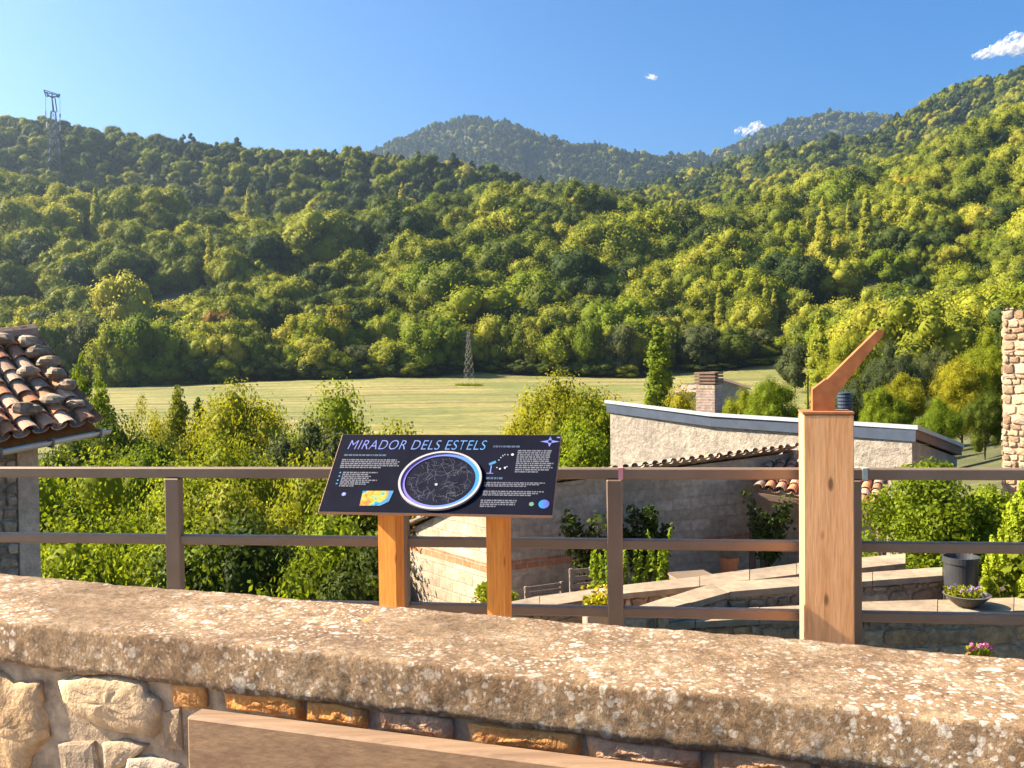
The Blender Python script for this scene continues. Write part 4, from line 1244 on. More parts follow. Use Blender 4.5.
# text blocks: rows of word-long strokes too small to read
def textblock(name, px0, py0, px1, py1, rows, mat='print_grey', fill=0.62, ragged=0.12, seed=1):
    rg = random.Random(seed)
    def fn(mb):
        a0, b0 = su(px0, py0); a1, b1 = su(px1, py1)
        vh = (b1 - b0) / rows
        for r in range(rows):
            va = b0 + r * vh; u = a0
            end = a1 - (rg.uniform(0, ragged) * (a1 - a0) if r < rows - 1 else rg.uniform(0.2, 0.6) * (a1 - a0))
            while u < end - 0.004:
                w = min(rg.uniform(0.006, 0.024), end - u)
                rect(mb, u, va, u + w, va + vh * fill); u += w + 0.004
    return print_mesh(name, mat, fn)
textblock('heading', 344.5, 454.6, 401, 456.8, 1, 'print_dim', 0.9, 0.0, 1)
textblock('text_block', 342.5, 459.5, 402, 469.5, 5, seed=2)
textblock('text_block', 343.5, 472.2, 377, 488, 8, seed=3, ragged=0.35)
textblock('heading', 493.5, 446, 531, 448.2, 1, 'print_dim', 0.9, 0.0, 4)
textblock('text_block', 518, 450.5, 552.5, 474, 11, seed=5)
textblock('heading', 486, 477.5, 523.5, 480.2, 1, 'print_dim', 0.9, 0.0, 6)
textblock('text_block', 484.5, 482.4, 547, 488.2, 3, seed=7)
textblock('text_block', 483.5, 491, 545, 497.4, 3, seed=8)
textblock('text_block', 481, 500, 518, 508.6, 4, seed=9)
def disc(mb, px, py, r, h=HP, n=18, asp=1.0):
    u, v = su(px, py)
    mb.poly([sp(u + r * math.cos(2 * math.pi * k / n), v - r * asp * math.sin(2 * math.pi * k / n), h) for k in range(n)])
def bullets(mb):
    for px, py in ((340.5, 473), (339.5, 476.5), (338, 480.5), (336.8, 484)): disc(mb, px, py, 0.005)
print_mesh('bullet_marks', 'print_cyan', bullets)
# star chart in its raised ring
cu, cv = su(440.3, 481.3)
ul, _ = su(399.0, 481.3); ur, _ = su(481.7, 481.3); _, vt = su(440.3, 451.9); _, vb = su(440.3, 510.0)
RUx, RVx = (ur - ul) / 2, (vb - vt) / 2
def ell(k, n, f, h): return sp(cu + RUx * f * math.cos(2 * math.pi * k / n), cv + RVx * f * math.sin(2 * math.pi * k / n), h)
def annulus(mb, f0, f1, h0, h1, n=72, walls=True):
    for k in range(n):
        a, b = k, k + 1
        mb.poly([ell(a, n, f0, h1), ell(b, n, f0, h1), ell(b, n, f1, h1), ell(a, n, f1, h1)])
        if walls:
            mb.poly([ell(a, n, f1, h0), ell(b, n, f1, h0), ell(b, n, f1, h1), ell(a, n, f1, h1)])
            mb.poly([ell(a, n, f0, h0), ell(b, n, f0, h0), ell(b, n, f0, h1), ell(a, n, f0, h1)])
print_mesh('chart_rim', 'ring_metal', lambda mb: annulus(mb, 0.945, 1.0, 0.002, 0.016))
print_mesh('chart_band', 'ring_print', lambda mb: annulus(mb, 0.85, 0.944, 0.002, 0.009), SC_ + SX * cu)
MAT['chart'] = simple('chart_print', (0.010, 0.0105, 0.022), 0.8, 0, 0.5, 14, 0.06)
print_mesh('star_chart', 'chart', lambda mb: mb.poly([ell(k, 64, 0.85, 0.006) for k in range(64)]))
def constel(mb):
    rg = random.Random(12)
    for i in range(110):
        r = math.sqrt(rg.random()) * 0.78; a = rg.uniform(0, 6.28)
        p = Vector((cu + RUx * r * math.cos(a), cv + RVx * r * math.sin(a)))
        ang = rg.uniform(0, 6.28)
        for _ in range(rg.randint(2, 4)):
            ang += rg.uniform(-1.1, 1.1); l = rg.uniform(0.010, 0.026)
            q = p + Vector((math.cos(ang), math.sin(ang))) * l
            if ((q.x - cu) / RUx) ** 2 + ((q.y - cv) / RVx) ** 2 > 0.66: break
            s = (q - p).normalized().orthogonal() * 0.0004
            mb.poly([sp(*(p - s), 0.0072), sp(*(q - s), 0.0072), sp(*(q + s), 0.0072), sp(*(p + s), 0.0072)])
            mb.poly([sp(q.x + 0.0014 * math.cos(t * 1.2566), q.y + 0.0014 * math.sin(t * 1.2566), 0.0076) for t in range(5)])
            p = q
print_mesh('constellations', 'print_grey', constel)
def hub(mb):
    u, v = su(436.5, 485.5)
    mb.poly([sp(u + 0.008 * math.cos(k), v + 0.008 * math.sin(k), 0.009) for k in np.linspace(0, 6.28, 10)[:-1]])
print_mesh('chart_hub', 'ring_metal', hub)
# coloured light map
km = NM('light_map_print')
kr = km.ramp(km.noise(km.obj(), 16, 3), [(0.34, (0.005, 0.10, 0.32)), (0.43, (0.015, 0.28, 0.30)), (0.5, (0.40, 0.33, 0.02)), (0.58, (0.42, 0.16, 0.02)), (0.70, (0.30, 0.03, 0.02))])
km.base(kr); km.b.inputs['Roughness'].default_value = 0.5
MAT['map'] = km.m
def mapq(mb):
    c = [su(*q) for q in ((359.6, 506), (380, 506), (389, 502), (394, 491.2), (363, 491.2))]
    mb.poly([sp(a, b, HP) for a, b in c])
print_mesh('map_picture', 'map', mapq)
def mapsea(mb):
    c = [su(*q) for q in ((376, 506), (380.2, 506.2), (389, 502), (394, 491.2), (389, 491.2), (387.5, 498))]
    mb.poly([sp(a, b, HP + 0.0006) for a, b in c])
print_mesh('map_sea', 'print_cyan', mapsea)
def glow(mb): disc(mb, 344, 494.5, 0.012); 
print_mesh('globe_picture', 'print_star', glow)
def glow2(mb): disc(mb, 344, 494.2, 0.004, HP + 0.0006)
print_mesh('globe_highlight', 'print_white', glow2)
MAT['emblem'] = gradient('emblem_print', tuple(SD * 22.0), (0.04, 0.20, 0.50), (0.26, 0.16, 0.46))
EM = su(550, 442)
def star(mb):
    u, v = EM; pts = []
    for k in range(8):
        r = (0.052 if k % 4 == 0 else 0.036) if k % 2 == 0 else 0.013
        pts.append(sp(u + r * math.cos(k * math.pi / 4), v - r * math.sin(k * math.pi / 4), HP))
    for i in range(8): mb.poly([sp(u, v, HP), pts[i], pts[(i + 1) % 8]])
print_mesh('star_emblem', 'emblem', star, sp(*EM))
print_mesh('star_emblem_core', 'panel', lambda mb: disc(mb, 550, 442, 0.010, HP + 0.0006))
def corner(mb):
    u, v = su(557, 437.3); rect(mb, u, v, u + 0.018, v + 0.008)
print_mesh('corner_mark', 'print_star', corner)
def tele(mb):
    a = su(489.3, 465); b = su(496, 462)
    A, B = Vector(a), Vector(b); s = (B - A).normalized().orthogonal() * 0.008
    mb.poly([sp(*(A - s), HP), sp(*(B - s), HP), sp(*(B + s), HP), sp(*(A + s), HP)])
print_mesh('telescope_drawing', 'print_cyan', tele)
def tele2(mb):
    u, v = su(491.5, 466); rect(mb, u - 0.003, v, u + 0.003, v + 0.05); rect(mb, u - 0.018, v + 0.048, u + 0.016, v + 0.052)
print_mesh('telescope_stand', 'print_star', tele2)
def path(mb):
    for px, py in ((499, 460.5), (501, 458), (503, 456.2), (505, 455), (508, 455.2), (497, 468), (499.5, 469), (505, 469), (507, 467)): disc(mb, px, py, 0.0032, n=6)
    disc(mb, 512.6, 455, 0.008, n=8); disc(mb, 500, 469.2, 0.006, n=7); disc(mb, 505, 468, 0.006, n=7)
print_mesh('star_path', 'print_white', path)
print_mesh('green_logo', 'print_green', lambda mb: disc(mb, 531.5, 504.5, 0.014, n=5))
MAT['logo'] = gradient('logo_print', tuple(SX * 40), (0.01, 0.20, 0.45), (0.08, 0.06, 0.30))
LG = su(544, 504.5)
print_mesh('round_logo', 'logo', lambda mb: disc(mb, 544, 504.5, 0.027), sp(*LG))
# legs
for px0, px1 in ((377.5, 401.5), (490.5, 512.5)):
    mb = MB()
    pc = at((px0 + px1) / 2, 560, 4.90)
    u_ = (Vector((pc.x, pc.y, 0)) - Vector((SC_.x, SC_.y, 0))).dot(SX)
    c = Vector((SC_.x, SC_.y, 0)) + SX * u_ - SB * 0.0
    yw = yaw + R(9); lx = Vector((math.cos(yw), -math.sin(yw), 0)); ly = Vector((math.sin(yw), math.cos(yw), 0))
    ht = SC_.z - 0.028
    w = 0.098
    p4 = [(-w / 2, -w / 2), (w / 2, -w / 2), (w / 2, w / 2), (-w / 2, w / 2)]
    bot = [c + lx * a + ly * b for a, b in p4]
    topz = [SC_.z - 0.022 + (q - c).dot(-SB) * math.tan(tilt) for q in bot]
    mb.hexa(bot + [Vector((q.x, q.y, z)) for q, z in zip(bot, topz)])
    mb.build('leg', MAT['larch'], sg, origin=c)

# ------------------------------------------------------------------ wooden post with the rusty pointer
WP = at(825.5, 412, 4.86)
yw = R(12); wx = Vector((math.cos(yw), -math.sin(yw), 0)); wy = Vector((math.sin(yw), math.cos(yw), 0))
wpo = empty('pointer_post', (WP.x, WP.y, 0), 'square pale pine post with a bent rusty steel pointer on top', 'post')
PH = WP.z - 0.0
mb = MB(); W_ = 0.243
mb.box((WP.x, WP.y, PH / 2 - 0.004), (W_, W_, PH - 0.008), wx, wy, (0, 0, 1), 0.006)
mb.build('post', MAT['pine'], wpo, origin=wpo.location)
mb = MB(); mb.box((WP.x, WP.y, PH + 0.001), (W_ + 0.004, W_ + 0.004, 0.012), wx, wy, (0, 0, 1))
mb.build('cap_plate', MAT['rust'], wpo, origin=wpo.location)
mb = MB()
pl0 = Vector((WP.x, WP.y, 0)) - wy * 0.03
out = [(812.6, 411.5), (812.6, 389.5), (826.3, 379), (827.2, 379.6), (877.6, 330.2), (881, 329.6), (883.6, 331.2), (882.4, 336.2), (841.5, 388.6), (835.2, 396.8), (834.8, 411.5)]
mb.prism([on_plane(px, py, pl0, wy) for px, py in out], wy * 0.09)
mb.build('pointer', MAT['rust'], wpo, origin=wpo.location)

# ------------------------------------------------------------------ tiled stone house on the left
e1 = at(98, 429, 10.4); e0 = at(0, 448, 9.62)
Ed = (e1 - e0).normalized(); Eh = Vector((Ed.x, Ed.y, 0)).normalized()
Pp = Vector((-Eh.y, Eh.x, 0))                         # up-slope, in plan
if Pp.x > 0: Pp = -Pp
sl_ = R(33); UP = (Pp * math.cos(sl_) + Vector((0, 0, math.sin(sl_)))).normalized()
eL = e0 - Ed * 2.8
hs = empty('stone_house', ((e0 + e1) / 2 + Pp * 1.5) * 1.0, 'old stone house with a clay tile roof weighted by stones at the left edge', 'house')
hs.location.z = -8
HO = hs.location
LEN = 1.78
mb = MB()
lift = Vector((0, 0, 0.05))
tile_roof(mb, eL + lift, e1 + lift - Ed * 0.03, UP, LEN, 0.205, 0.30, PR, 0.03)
N_ = Ed.cross(UP).normalized()
if N_.z < 0: N_ = -N_
rt = e1 + UP * LEN; rtl = eL + UP * LEN
DN = (Pp * math.cos(sl_) - Vector((0, 0, math.sin(sl_)))).normalized()
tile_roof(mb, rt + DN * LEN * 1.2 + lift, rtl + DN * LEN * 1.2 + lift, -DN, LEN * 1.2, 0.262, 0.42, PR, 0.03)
mb.tint = (0.38, 0.24, 0.17)
for i in range(14):
    p = rt.lerp(rtl, i / 14) + Vector((0, 0, 0.11))
    mb.tube([p, p - Ed * 0.45 + Vector((0, 0, 0.01))], [0.12, 0.10], 10)
roof = mb.build('roof', MAT['tile'], hs, origin=HO)
mb = MB()
# stones laid on the tiles
for f, s, sz in ((0.10, 0.30, .09), (0.05, 0.66, .12), (0.08, 0.90, .15), (0.06, 1.14, .16), (0.10, 1.36, .17), (0.14, 1.58, .15), (0.32, 0.44, .13), (0.36, 1.02, .13), (0.62, 0.36, .16), (0.40, 1.70, .15), (1.02, 0.28, .14)):
    p = e1 - Ed * (f + 0.04) + UP * s + N_ * 0.16
    t = PR.choice([(0.36, 0.28, 0.20), (0.31, 0.23, 0.16), (0.40, 0.32, 0.24), (0.28, 0.21, 0.15)])
    mb = MB(); lump(mb, p, (sz * 1.05, sz * 0.7, sz * 0.5), PR, t, 12, 8)
    mb.build('roof_stone', MAT['stone'], roof, origin=HO)
mb = MB()   # roof deck and orange soffit boards
dk = [eL, e1, e1 + UP * LEN, eL + UP * LEN]
mb.prism([q - N_ * 0.02 for q in dk], -N_ * 0.05)
dk2 = [e1 + UP * LEN, eL + UP * LEN, eL + UP * LEN + DN * LEN * 1.2, e1 + UP * LEN + DN * LEN * 1.2]
mb.prism([q - Vector((0, 0, 0.02)) for q in dk2], Vector((0, 0, -0.05)))
mb.build('soffit', MAT['orange_board'], hs, origin=HO)
mb = MB()
g0, g1 = eL - Pp * 0.05 - Vector((0, 0, 0.02)), e1 - Pp * 0.05 + Ed * 0.10 - Vector((0, 0, 0.02))
ring = []
for q in (g0, g1):
    ring.append([mb.vert(q - Pp * (0.058 * math.cos(a)) - Vector((0, 0, 0.055 * math.sin(a)))) for a in np.linspace(0, math.pi, 9)] +
                [mb.vert(q - Pp * (0.050 * math.cos(a)) - Vector((0, 0, 0.047 * math.sin(a)))) for a in np.linspace(math.pi, 0, 9)])
for i in range(18): mb.face((ring[0][i], ring[0][(i + 1) % 18], ring[1][(i + 1) % 18], ring[1][i]))
mb.face(ring[1]); mb.face(ring[0][::-1])
gut = mb.build('gutter', MAT['gutter'], hs, origin=HO)
mb = MB()
for i in range(5):
    q = g1 - Ed * (0.12 + 0.52 * i)
    mb.box(q - Vector((0, 0, 0.02)), (0.022, 0.13, 0.10), Ed, Pp, (0, 0, 1))
mb.build('bracket', MAT['steel'], gut, origin=HO)
# walls under the eave
wc = on_plane(37, 500, e1 + Pp * 0.42, Pp); wc.z = 0
wdir = -Eh
ztop = e1.z + 0.20
mb = MB()
w0 = Vector((wc.x, wc.y, -8)); w1 = w0 + wdir * 4.2
dp = Pp * 2.3
mb.hexa([w0, w1, w1 + dp, w0 + dp] + [q + Vector((0, 0, ztop + 8)) for q in (w0, w1, w1 + dp, w0 + dp)])
wl = mb.build('wall', MAT['mortar'], hs, origin=HO)
mb = MB()
stones(mb, Vector((wc.x, wc.y, -4.0)) + wdir * 0.20, wdir, (0, 0, 1), -Pp, 3.9, ztop + 3.95, 0.13, PR, [(0.62, 0.45, 0.29), (0.54, 0.38, 0.25), (0.46, 0.34, 0.23), (0.66, 0.50, 0.34)], 0.03)
mb.build('wall_stone', MAT['stone'], wl, origin=HO)
mb = MB(); mb.tint = (0.80, 0.60, 0.42)
mb.box(Vector((wc.x, wc.y, (ztop - 8) / 2 - 0.01)) + wdir * 0.10 - Pp * 0.012 , (0.215, 0.05, ztop + 7.9), wdir, Pp, (0, 0, 1))
mb.build('quoin_plaster', MAT['plaster'], wl, origin=HO)

# ------------------------------------------------------------------ concrete block shed
def V3(p, z): return Vector((p.x, p.y, z))
sA, sB, sC = at(487, 492, 15.0), at(790, 453, 17.8), at(404, 532, 17.1)
ZB = -2.9
sD = Vector((sC.x + (sB.x - sA.x), sC.y + (sB.y - sA.y), sC.z + (sB.z - sA.z)))
sh = empty('block_shed', (*((sA + sD) / 2).xy, ZB), 'shed of bare concrete blocks with a brick band and a tile edge below the terrace', 'shed')
SHO = sh.location
mb = MB()
for a, b in ((sA, sB), (sC, sA), (sB, sD), (sD, sC)):
    mb.wallquad(V3(a, ZB), V3(b, ZB), b, a)
mb.poly([sA, sB, sD, sC])
mb.build('wall', MAT['blocks'], sh, origin=SHO)
bandz = lambda p, py, px, d: at(px, py, d).z
mb = MB(); MAT['band'] = m_blocks('orange_brick_band', (0.42, 0.17, 0.08), (0.50, 0.22, 0.11), (0.40, 0.28, 0.2), 0.24, 0.16)
uAB = (sB - sA); uAB.z = 0; uAB.normalize(); nAB = Vector((uAB.y, -uAB.x, 0))
uAC = (sC - sA); uAC.z = 0; uAC.normalize(); nAC = Vector((-uAC.y, uAC.x, 0))
zb_ = at(487, 569, 15.0).z
for p, u_, n_, L2 in ((sA, uAB, nAB, (V3(sB, 0) - V3(sA, 0)).length), (sA, uAC, nAC, (V3(sC, 0) - V3(sA, 0)).length)):
    a = V3(p, zb_ - 0.07) + n_ * 0.004; b = a + u_ * L2
    mb.wallquad(a, b, b + Vector((0, 0, 0.15)), a + Vector((0, 0, 0.15)))
mb.build('brick_band', MAT['band'], sh, origin=SHO)
mb = MB()
RT = [(0.34, 0.27, 0.21), (0.40, 0.30, 0.22), (0.30, 0.22, 0.17), (0.44, 0.36, 0.28)]
upS = (V3(sA, sA.z) - sC); upS = (sA - sC).normalized()
ov = nAB * 0.10 + Vector((0, 0, 0.02))
back0, back1 = sC - upS * 0.15 , sD - upS * 0.15
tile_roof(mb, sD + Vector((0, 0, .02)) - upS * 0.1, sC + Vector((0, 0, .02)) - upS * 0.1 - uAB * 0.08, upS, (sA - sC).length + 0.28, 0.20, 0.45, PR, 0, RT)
mb.build('tile_roof', MAT['tile'], sh, origin=SHO)
mb = MB()   # raised concrete verge at the right end of the front wall
mb.box(sB + Vector((0, 0, -0.02)) + uAB * 0.03, (0.16, 0.3, 0.16), uAB, nAB, (0, 0, 1), 0.01)
mb.build('verge_block', MAT['mortar'], sh, origin=SHO)

# low tiled shelter in the corner right of the shed
lt = empty('garden_shelter', at(822, 540, 17.6), 'low lean-to with a small tile roof behind the wooden post', 'shelter'); lt.location.z = ZB
LO = lt.location
a, b = at(752, 490, 16.6), at(880, 510, 15.8)
ux_ = (b - a).normalized(); bkv = Vector((0.42, 0.9, 0.26)).normalized()
mb = MB(); tile_roof(mb, a, b, bkv, 1.5, 0.20, 0.42, PR, 0, TILES)
mb.build('roof', MAT['tile'], lt, origin=LO)
mb = MB(); mb.bar(a - Vector((0, 0, 0.08)), b - Vector((0, 0, 0.08)), 0.1, 0.1)
mb.build('beam', MAT['brown'], lt, origin=LO)
mb = MB()
c0, c1 = V3(a, ZB) + bkv * 1.35, V3(b, ZB) + bkv * 1.35
for q in (c0, c1): q.z = ZB
mb.wallquad(c0, c1, V3(c1, b.z + 0.36), V3(c0, a.z + 0.36))
c0b, c1b = c0 + Vector((0.1, 0.2, 0)), c1 + Vector((0.1, 0.2, 0))
mb.wallquad(c1b, c0b, V3(c0b, a.z + 0.36), V3(c1b, b.z + 0.36))
mb.build('back_wall', MAT['blocks'], lt, origin=LO)
for s in (0.0, 1.0):
    mb = MB(); q = a.lerp(b, s); mb.bar(V3(q, ZB), q - Vector((0, 0, 0.1)), 0.10, 0.10, up=(0, 1, 0))
    mb.build('pillar', MAT['brown'], lt, origin=LO)

# ------------------------------------------------------------------ plastered house behind the shed
h0, h1, h2 = at(610, 400, 25.0), at(713, 412.5, 22.2), at(912, 425, 18.6)
ph = empty('plastered_house', (*at(760, 440, 23).xy, -5), 'house with rough pale render and a blue-grey roof edge behind the block shed', 'house')
PO = ph.location
bkd = Vector((0.62, 0.78, 0))
h3 = at(957, 444, 21.6); h4 = h0 + bkd * (V3(h3, 0) - V3(h2, 0)).length; h4.z = h0.z - (h2.z - h3.z)
h5 = h1 + bkd * (V3(h3, 0) - V3(h2, 0)).length; h5.z = h1.z - (h2.z - h3.z)
ft = [h0, h1, h2, h3, h5, h4]
mb = MB(); mb.tint = (0.31, 0.275, 0.235)
for a, b in zip(ft, ft[1:] + ft[:1]):
    dz = Vector((0, 0, 0.30))
    # subdivided so that the render can be uneven
    mb.wallquad(V3(a, -5), V3(b, -5), b - dz, a - dz)
pw = mb.build('wall', MAT['plaster'], ph, origin=PO)
mb = MB(); cen = sum(ft, Vector()) / 6
outl = [V3(q, 0) + (V3(q, 0) - V3(cen, 0)).normalized() * 0.10 for q in ft]
zs = [q.z for q in ft]
for i in range(6):
    j = (i + 1) % 6
    a, b = outl[i], outl[j]
    if i in (0, 1):
        mb.poly([V3(a, zs[i] - 0.32), V3(b, zs[j] - 0.32), V3(b, zs[j] - 0.08), V3(a, zs[i] - 0.08)])
        mb.poly([V3(ft[i], zs[i] - 0.32), V3(ft[j], zs[j] - 0.32), V3(b, zs[j] - 0.32), V3(a, zs[i] - 0.32)])
mb.build('fascia', MAT['fascia'], ph, origin=PO)
mb = MB()
for i in (2, 3, 4, 5):
    j = (i + 1) % 6
    a, b = outl[i], outl[j]
    mb.poly([V3(a, zs[i] - 0.26), V3(b, zs[j] - 0.26), V3(b, zs[j] - 0.08), V3(a, zs[i] - 0.08)])
    mb.poly([V3(ft[i], zs[i] - 0.26), V3(ft[j], zs[j] - 0.26), V3(b, zs[j] - 0.26), V3(a, zs[i] - 0.26)])
mb.build('verge_board', MAT['brown'], ph, origin=PO)
mb = MB()
o2 = [V3(q, 0) + (V3(q, 0) - V3(cen, 0)).normalized() * 0.15 for q in ft]
for tri in ((0, 1, 4, 5), (1, 2, 3, 4)):
    q = [V3(o2[t], zs[t] - 0.08) for t in tri]
    mb.prism(q, (0, 0, 0.085))
mb.build('roof', MAT['zinc'], ph, origin=PO)
# chimney with a louvred cap
cc = at(709, 400, 24.0)
def roofz(p): return h1.z - 0.14 * max(0, (p.y - h1.y))
mb = MB(); wch = 0.50
cx_, cy_ = Vector((0.83, -0.55, 0)), Vector((0.55, 0.83, 0))
zt_ = at(709, 388.5, 24).z
q4 = [Vector((cc.x, cc.y, 0)) + cx_ * (i * wch / 2) + cy_ * (j * wch / 2) for i, j in ((-1, -1), (1, -1), (1, 1), (-1, 1))]
for a, b in zip(q4, q4[1:] + q4[:1]): mb.wallquad(V3(a, h1.z - 1.2), V3(b, h1.z - 1.2), V3(b, zt_), V3(a, zt_))
ch = mb.build('chimney', MAT['bricks'], ph, origin=PO)
mb = MB()
mb.box((cc.x, cc.y, zt_ + 0.05), (wch + 0.02, wch + 0.02, 0.10), cx_, cy_, (0, 0, 1), 0.005)
mb.build('chimney_collar', MAT['mortar'], ch, origin=PO)
mb = MB()
for k in range(4):
    mb.box((cc.x, cc.y, zt_ + 0.15 + 0.08 * k), (wch + 0.06, wch + 0.06, 0.05), cx_, cy_, (0, 0, 1), 0.004)
mb.box((cc.x, cc.y, zt_ + 0.24), (wch - 0.14, wch - 0.14, 0.33), cx_, cy_, (0, 0, 1))
mb.build('chimney_cap', MAT['brown'], ch, origin=PO)
cm = at(845, 402, 20.5); zr = at(845, 411, 20.5).z; zt2 = at(845, 393.5, 20.5).z
mb = MB(); prf = [(0.0, -0.6), (0.10, -0.6), (0.10, 0.0)]
n_ = 5
for k in range(n_):
    z = (zt2 - zr) * k / n_; dz = (zt2 - zr) / n_
    prf += [(0.155, z), (0.155, z + dz * 0.62), (0.115, z + dz * 0.66), (0.115, z + dz)]
prf += [(0.16, zt2 - zr), (0.16, zt2 - zr + 0.02), (0.0, zt2 - zr + 0.03)]
mb.lathe((cm.x, cm.y, zr), prf, 20)
mb.build('flue_cowl', MAT['fascia'], ph, origin=PO)
p = at(808, 412, 19.8)
mb = MB(); mb.tube([V3(p, at(808, 430, 19.8).z), V3(p, at(808, 376, 19.8).z)], 0.018, 6)
mb.build('antenna_pole', MAT['dark'], ph, origin=PO)

# ------------------------------------------------------------------ barn at the near side of the field
bn = empty('barn', (*at(715, 412, 122).xy, 0), 'small grey barn with a gable and a lower tiled wing beyond the grey roof edge', 'barn')
bn.location.z = float(ground(bn.location.x, bn.location.y)) - 0.5
BO = bn.location
def barn_block(pxl, pxr, yeave, yridge, d, depth, wallm, roofm, gable=True, ridgex=0.5):
    a, b = at(pxl, yeave, d), at(pxr, yeave, d); b.z = a.z
    rz_ = at((pxl + pxr) / 2, yridge, d).z
    z0 = BO.z
    dv = Vector((0.25, 1, 0)).normalized() * depth
    m = a.lerp(b, ridgex); m.z = rz_
    mb = MB()
    mb.wallquad(V3(a, z0), V3(b, z0), b, a); mb.poly([a, b, m])
    mb.wallquad(V3(b, z0), V3(b, z0) + dv, b + dv, b); mb.wallquad(V3(a, z0) + dv, V3(a, z0), a, a + dv)
    mb.wallquad(V3(b, z0) + dv, V3(a, z0) + dv, a + dv, b + dv); mb.poly([b + dv, a + dv, m + dv])
    mb.build('wall', wallm, bn, origin=BO)
    mb = MB(); mb.tint = (0.30, 0.20, 0.15)
    ux2 = (b - a).normalized(); ov = dv.normalized() * 0.4
    for s, e in ((a, -1), (b, 1)):
        sl2 = (V3(s, s.z) - m).normalized() * 0.5
        mb.prism([s + sl2 - ov, m - ov, m + dv + ov, s + sl2 + dv + ov], (0, 0, 0.18))
    mb.build('roof', roofm, bn, origin=BO)
MAT['barn_wall'] = simple('grey_barn_render', (0.24, 0.235, 0.21), 0.95, 0, 0.2, 1.2)
barn_block(694, 747, 389.5, 380.5, 122, 9, MAT['barn_wall'], MAT['tile'])
a_, b_ = None, None
def wing():
    a, b = at(676, 394, 120), at(703, 394, 120); b.z = a.z
    dv = Vector((0.25, 1, 0)).normalized() * 7; z0 = BO.z
    mb = MB(); top = Vector((0, 0, 0.9))
    mb.wallquad(V3(a, z0), V3(b, z0), b, a); mb.wallquad(V3(a, z0) + dv, V3(a, z0), a, a + dv + top)
    mb.wallquad(V3(b, z0) + dv, V3(a, z0) + dv, a + dv + top, b + dv + top)
    mb.build('wing_wall', MAT['barn_wall'], bn, origin=BO)
    mb = MB(); mb.tint = (0.42, 0.30, 0.22)
    o_ = Vector((-0.5, -0.4, 0.0))
    mb.prism([a + o_, b + Vector((0, -0.4, 0)), b + dv + top, a + dv + top + Vector((0.6, 0, 0))], (0, 0, 0.22))
    mb.build('wing_roof', MAT['tile'], bn, origin=BO)
wing()

# ------------------------------------------------------------------ ruined stone wall on the right
tw = empty('ruined_wall', (*at(1040, 400, 19).xy, -3), 'tall ruined wall of pale fieldstones at the right edge', 'wall')
TO = tw.location
t0 = at(1003, 330, 18.6); t0.z = -3
tu = Vector((0.6, -0.8, 0)); tn = Vector((-0.8, -0.6, 0)); tl_ = -tu
tz = at(1003, 313, 18.6).z + 3
mb = MB()
mb.hexa([t0, t0 + tu * 4, t0 + tu * 4 - tn * 0.7, t0 - tn * 0.7] + [q + Vector((0, 0, tz - 0.1)) for q in (t0, t0 + tu * 4, t0 + tu * 4 - tn * 0.7, t0 - tn * 0.7)])
mb.build('mortar_core', MAT['mortar'], tw, origin=TO)
mb = MB()
topf = lambda x: tz + 0.10 * math.sin(x * 5) + 0.05 * math.sin(x * 13)
stones(mb, t0, tu, (0, 0, 1), tn, 4.0, tz + 0.1, 0.15, PR, PALE, 0.04, (0.9, 2.4), 0.008, topf)
stones(mb, t0 - tn * 0.7, tn, (0, 0, 1), tl_, 0.7, tz + 0.05, 0.15, PR, PALE, 0.04, (0.9, 2.2), 0.008)
for i in range(22):
    lump(mb, t0 + tu * (i * 0.18 + 0.08) - tn * PR.uniform(0.1, 0.6) + Vector((0, 0, tz - 0.06)), (0.14, 0.11, 0.08), PR, PR.choice(PALE))
mb.build('stonework', MAT['stone'], tw, origin=TO)

# ------------------------------------------------------------------ terrace walls of the garden
def garden_wall(label, far, near, z, drop, seed, pal=SANDY, rowh=0.13):
    rg = random.Random(seed)
    fz = [on_z(x, y, z) for x, y in far]; nz = [on_z(x, y, z) for x, y in near]
    t = empty('garden_wall', (*((fz[0] + nz[-1]) / 2).xy, z - drop), label, 'garden wall')
    o = t.location
    mb = MB()
    for i in range(len(fz) - 1):
        L = (nz[i + 1] - nz[i]).length; m = max(1, round(L / 0.75))
        for k in range(m):
            a, b = k / m, (k + 1) / m - 0.008 / L
            q = [nz[i].lerp(nz[i + 1], a), nz[i].lerp(nz[i + 1], b), fz[i].lerp(fz[i + 1], b), fz[i].lerp(fz[i + 1], a)]
            br = rg.uniform(0.9, 1.1); mb.tint = (0.33 * br, 0.26 * br, 0.185 * br)
            dz = rg.uniform(-0.004, 0.004)
            mb.hexa([p + Vector((0, 0, -0.06)) for p in q] + [p + Vector((0, 0, dz)) for p in q])
    mb.build('coping', MAT['ledge'], t, origin=o)
    mc = MB(); ms = MB()
    for i in range(len(fz) - 1):
        a, b, c, d = nz[i], nz[i + 1], fz[i + 1], fz[i]
        ia = a.lerp(d, 0.14); ib = b.lerp(c, 0.14)
        mc.hexa([p + Vector((0, 0, -drop)) for p in (ia, ib, c, d)] + [p + Vector((0, 0, -0.058)) for p in (ia, ib, c, d)])
        u_ = (ib - ia); L = u_.length; u_.normalize(); n_ = Vector((u_.y, -u_.x, 0))
        if n_.dot(CAM - ia) < 0: n_ = -n_
        stones(ms, ia + Vector((0, 0, -drop)), u_, (0, 0, 1), n_, L, drop - 0.065, rowh, rg, pal, 0.025)
    mc.build('mortar_core', MAT['mortar'], t, origin=o)
    ms.build('stonework', MAT['stone'], t, origin=o)
    return t
zr_ = lambda q: EYE + q
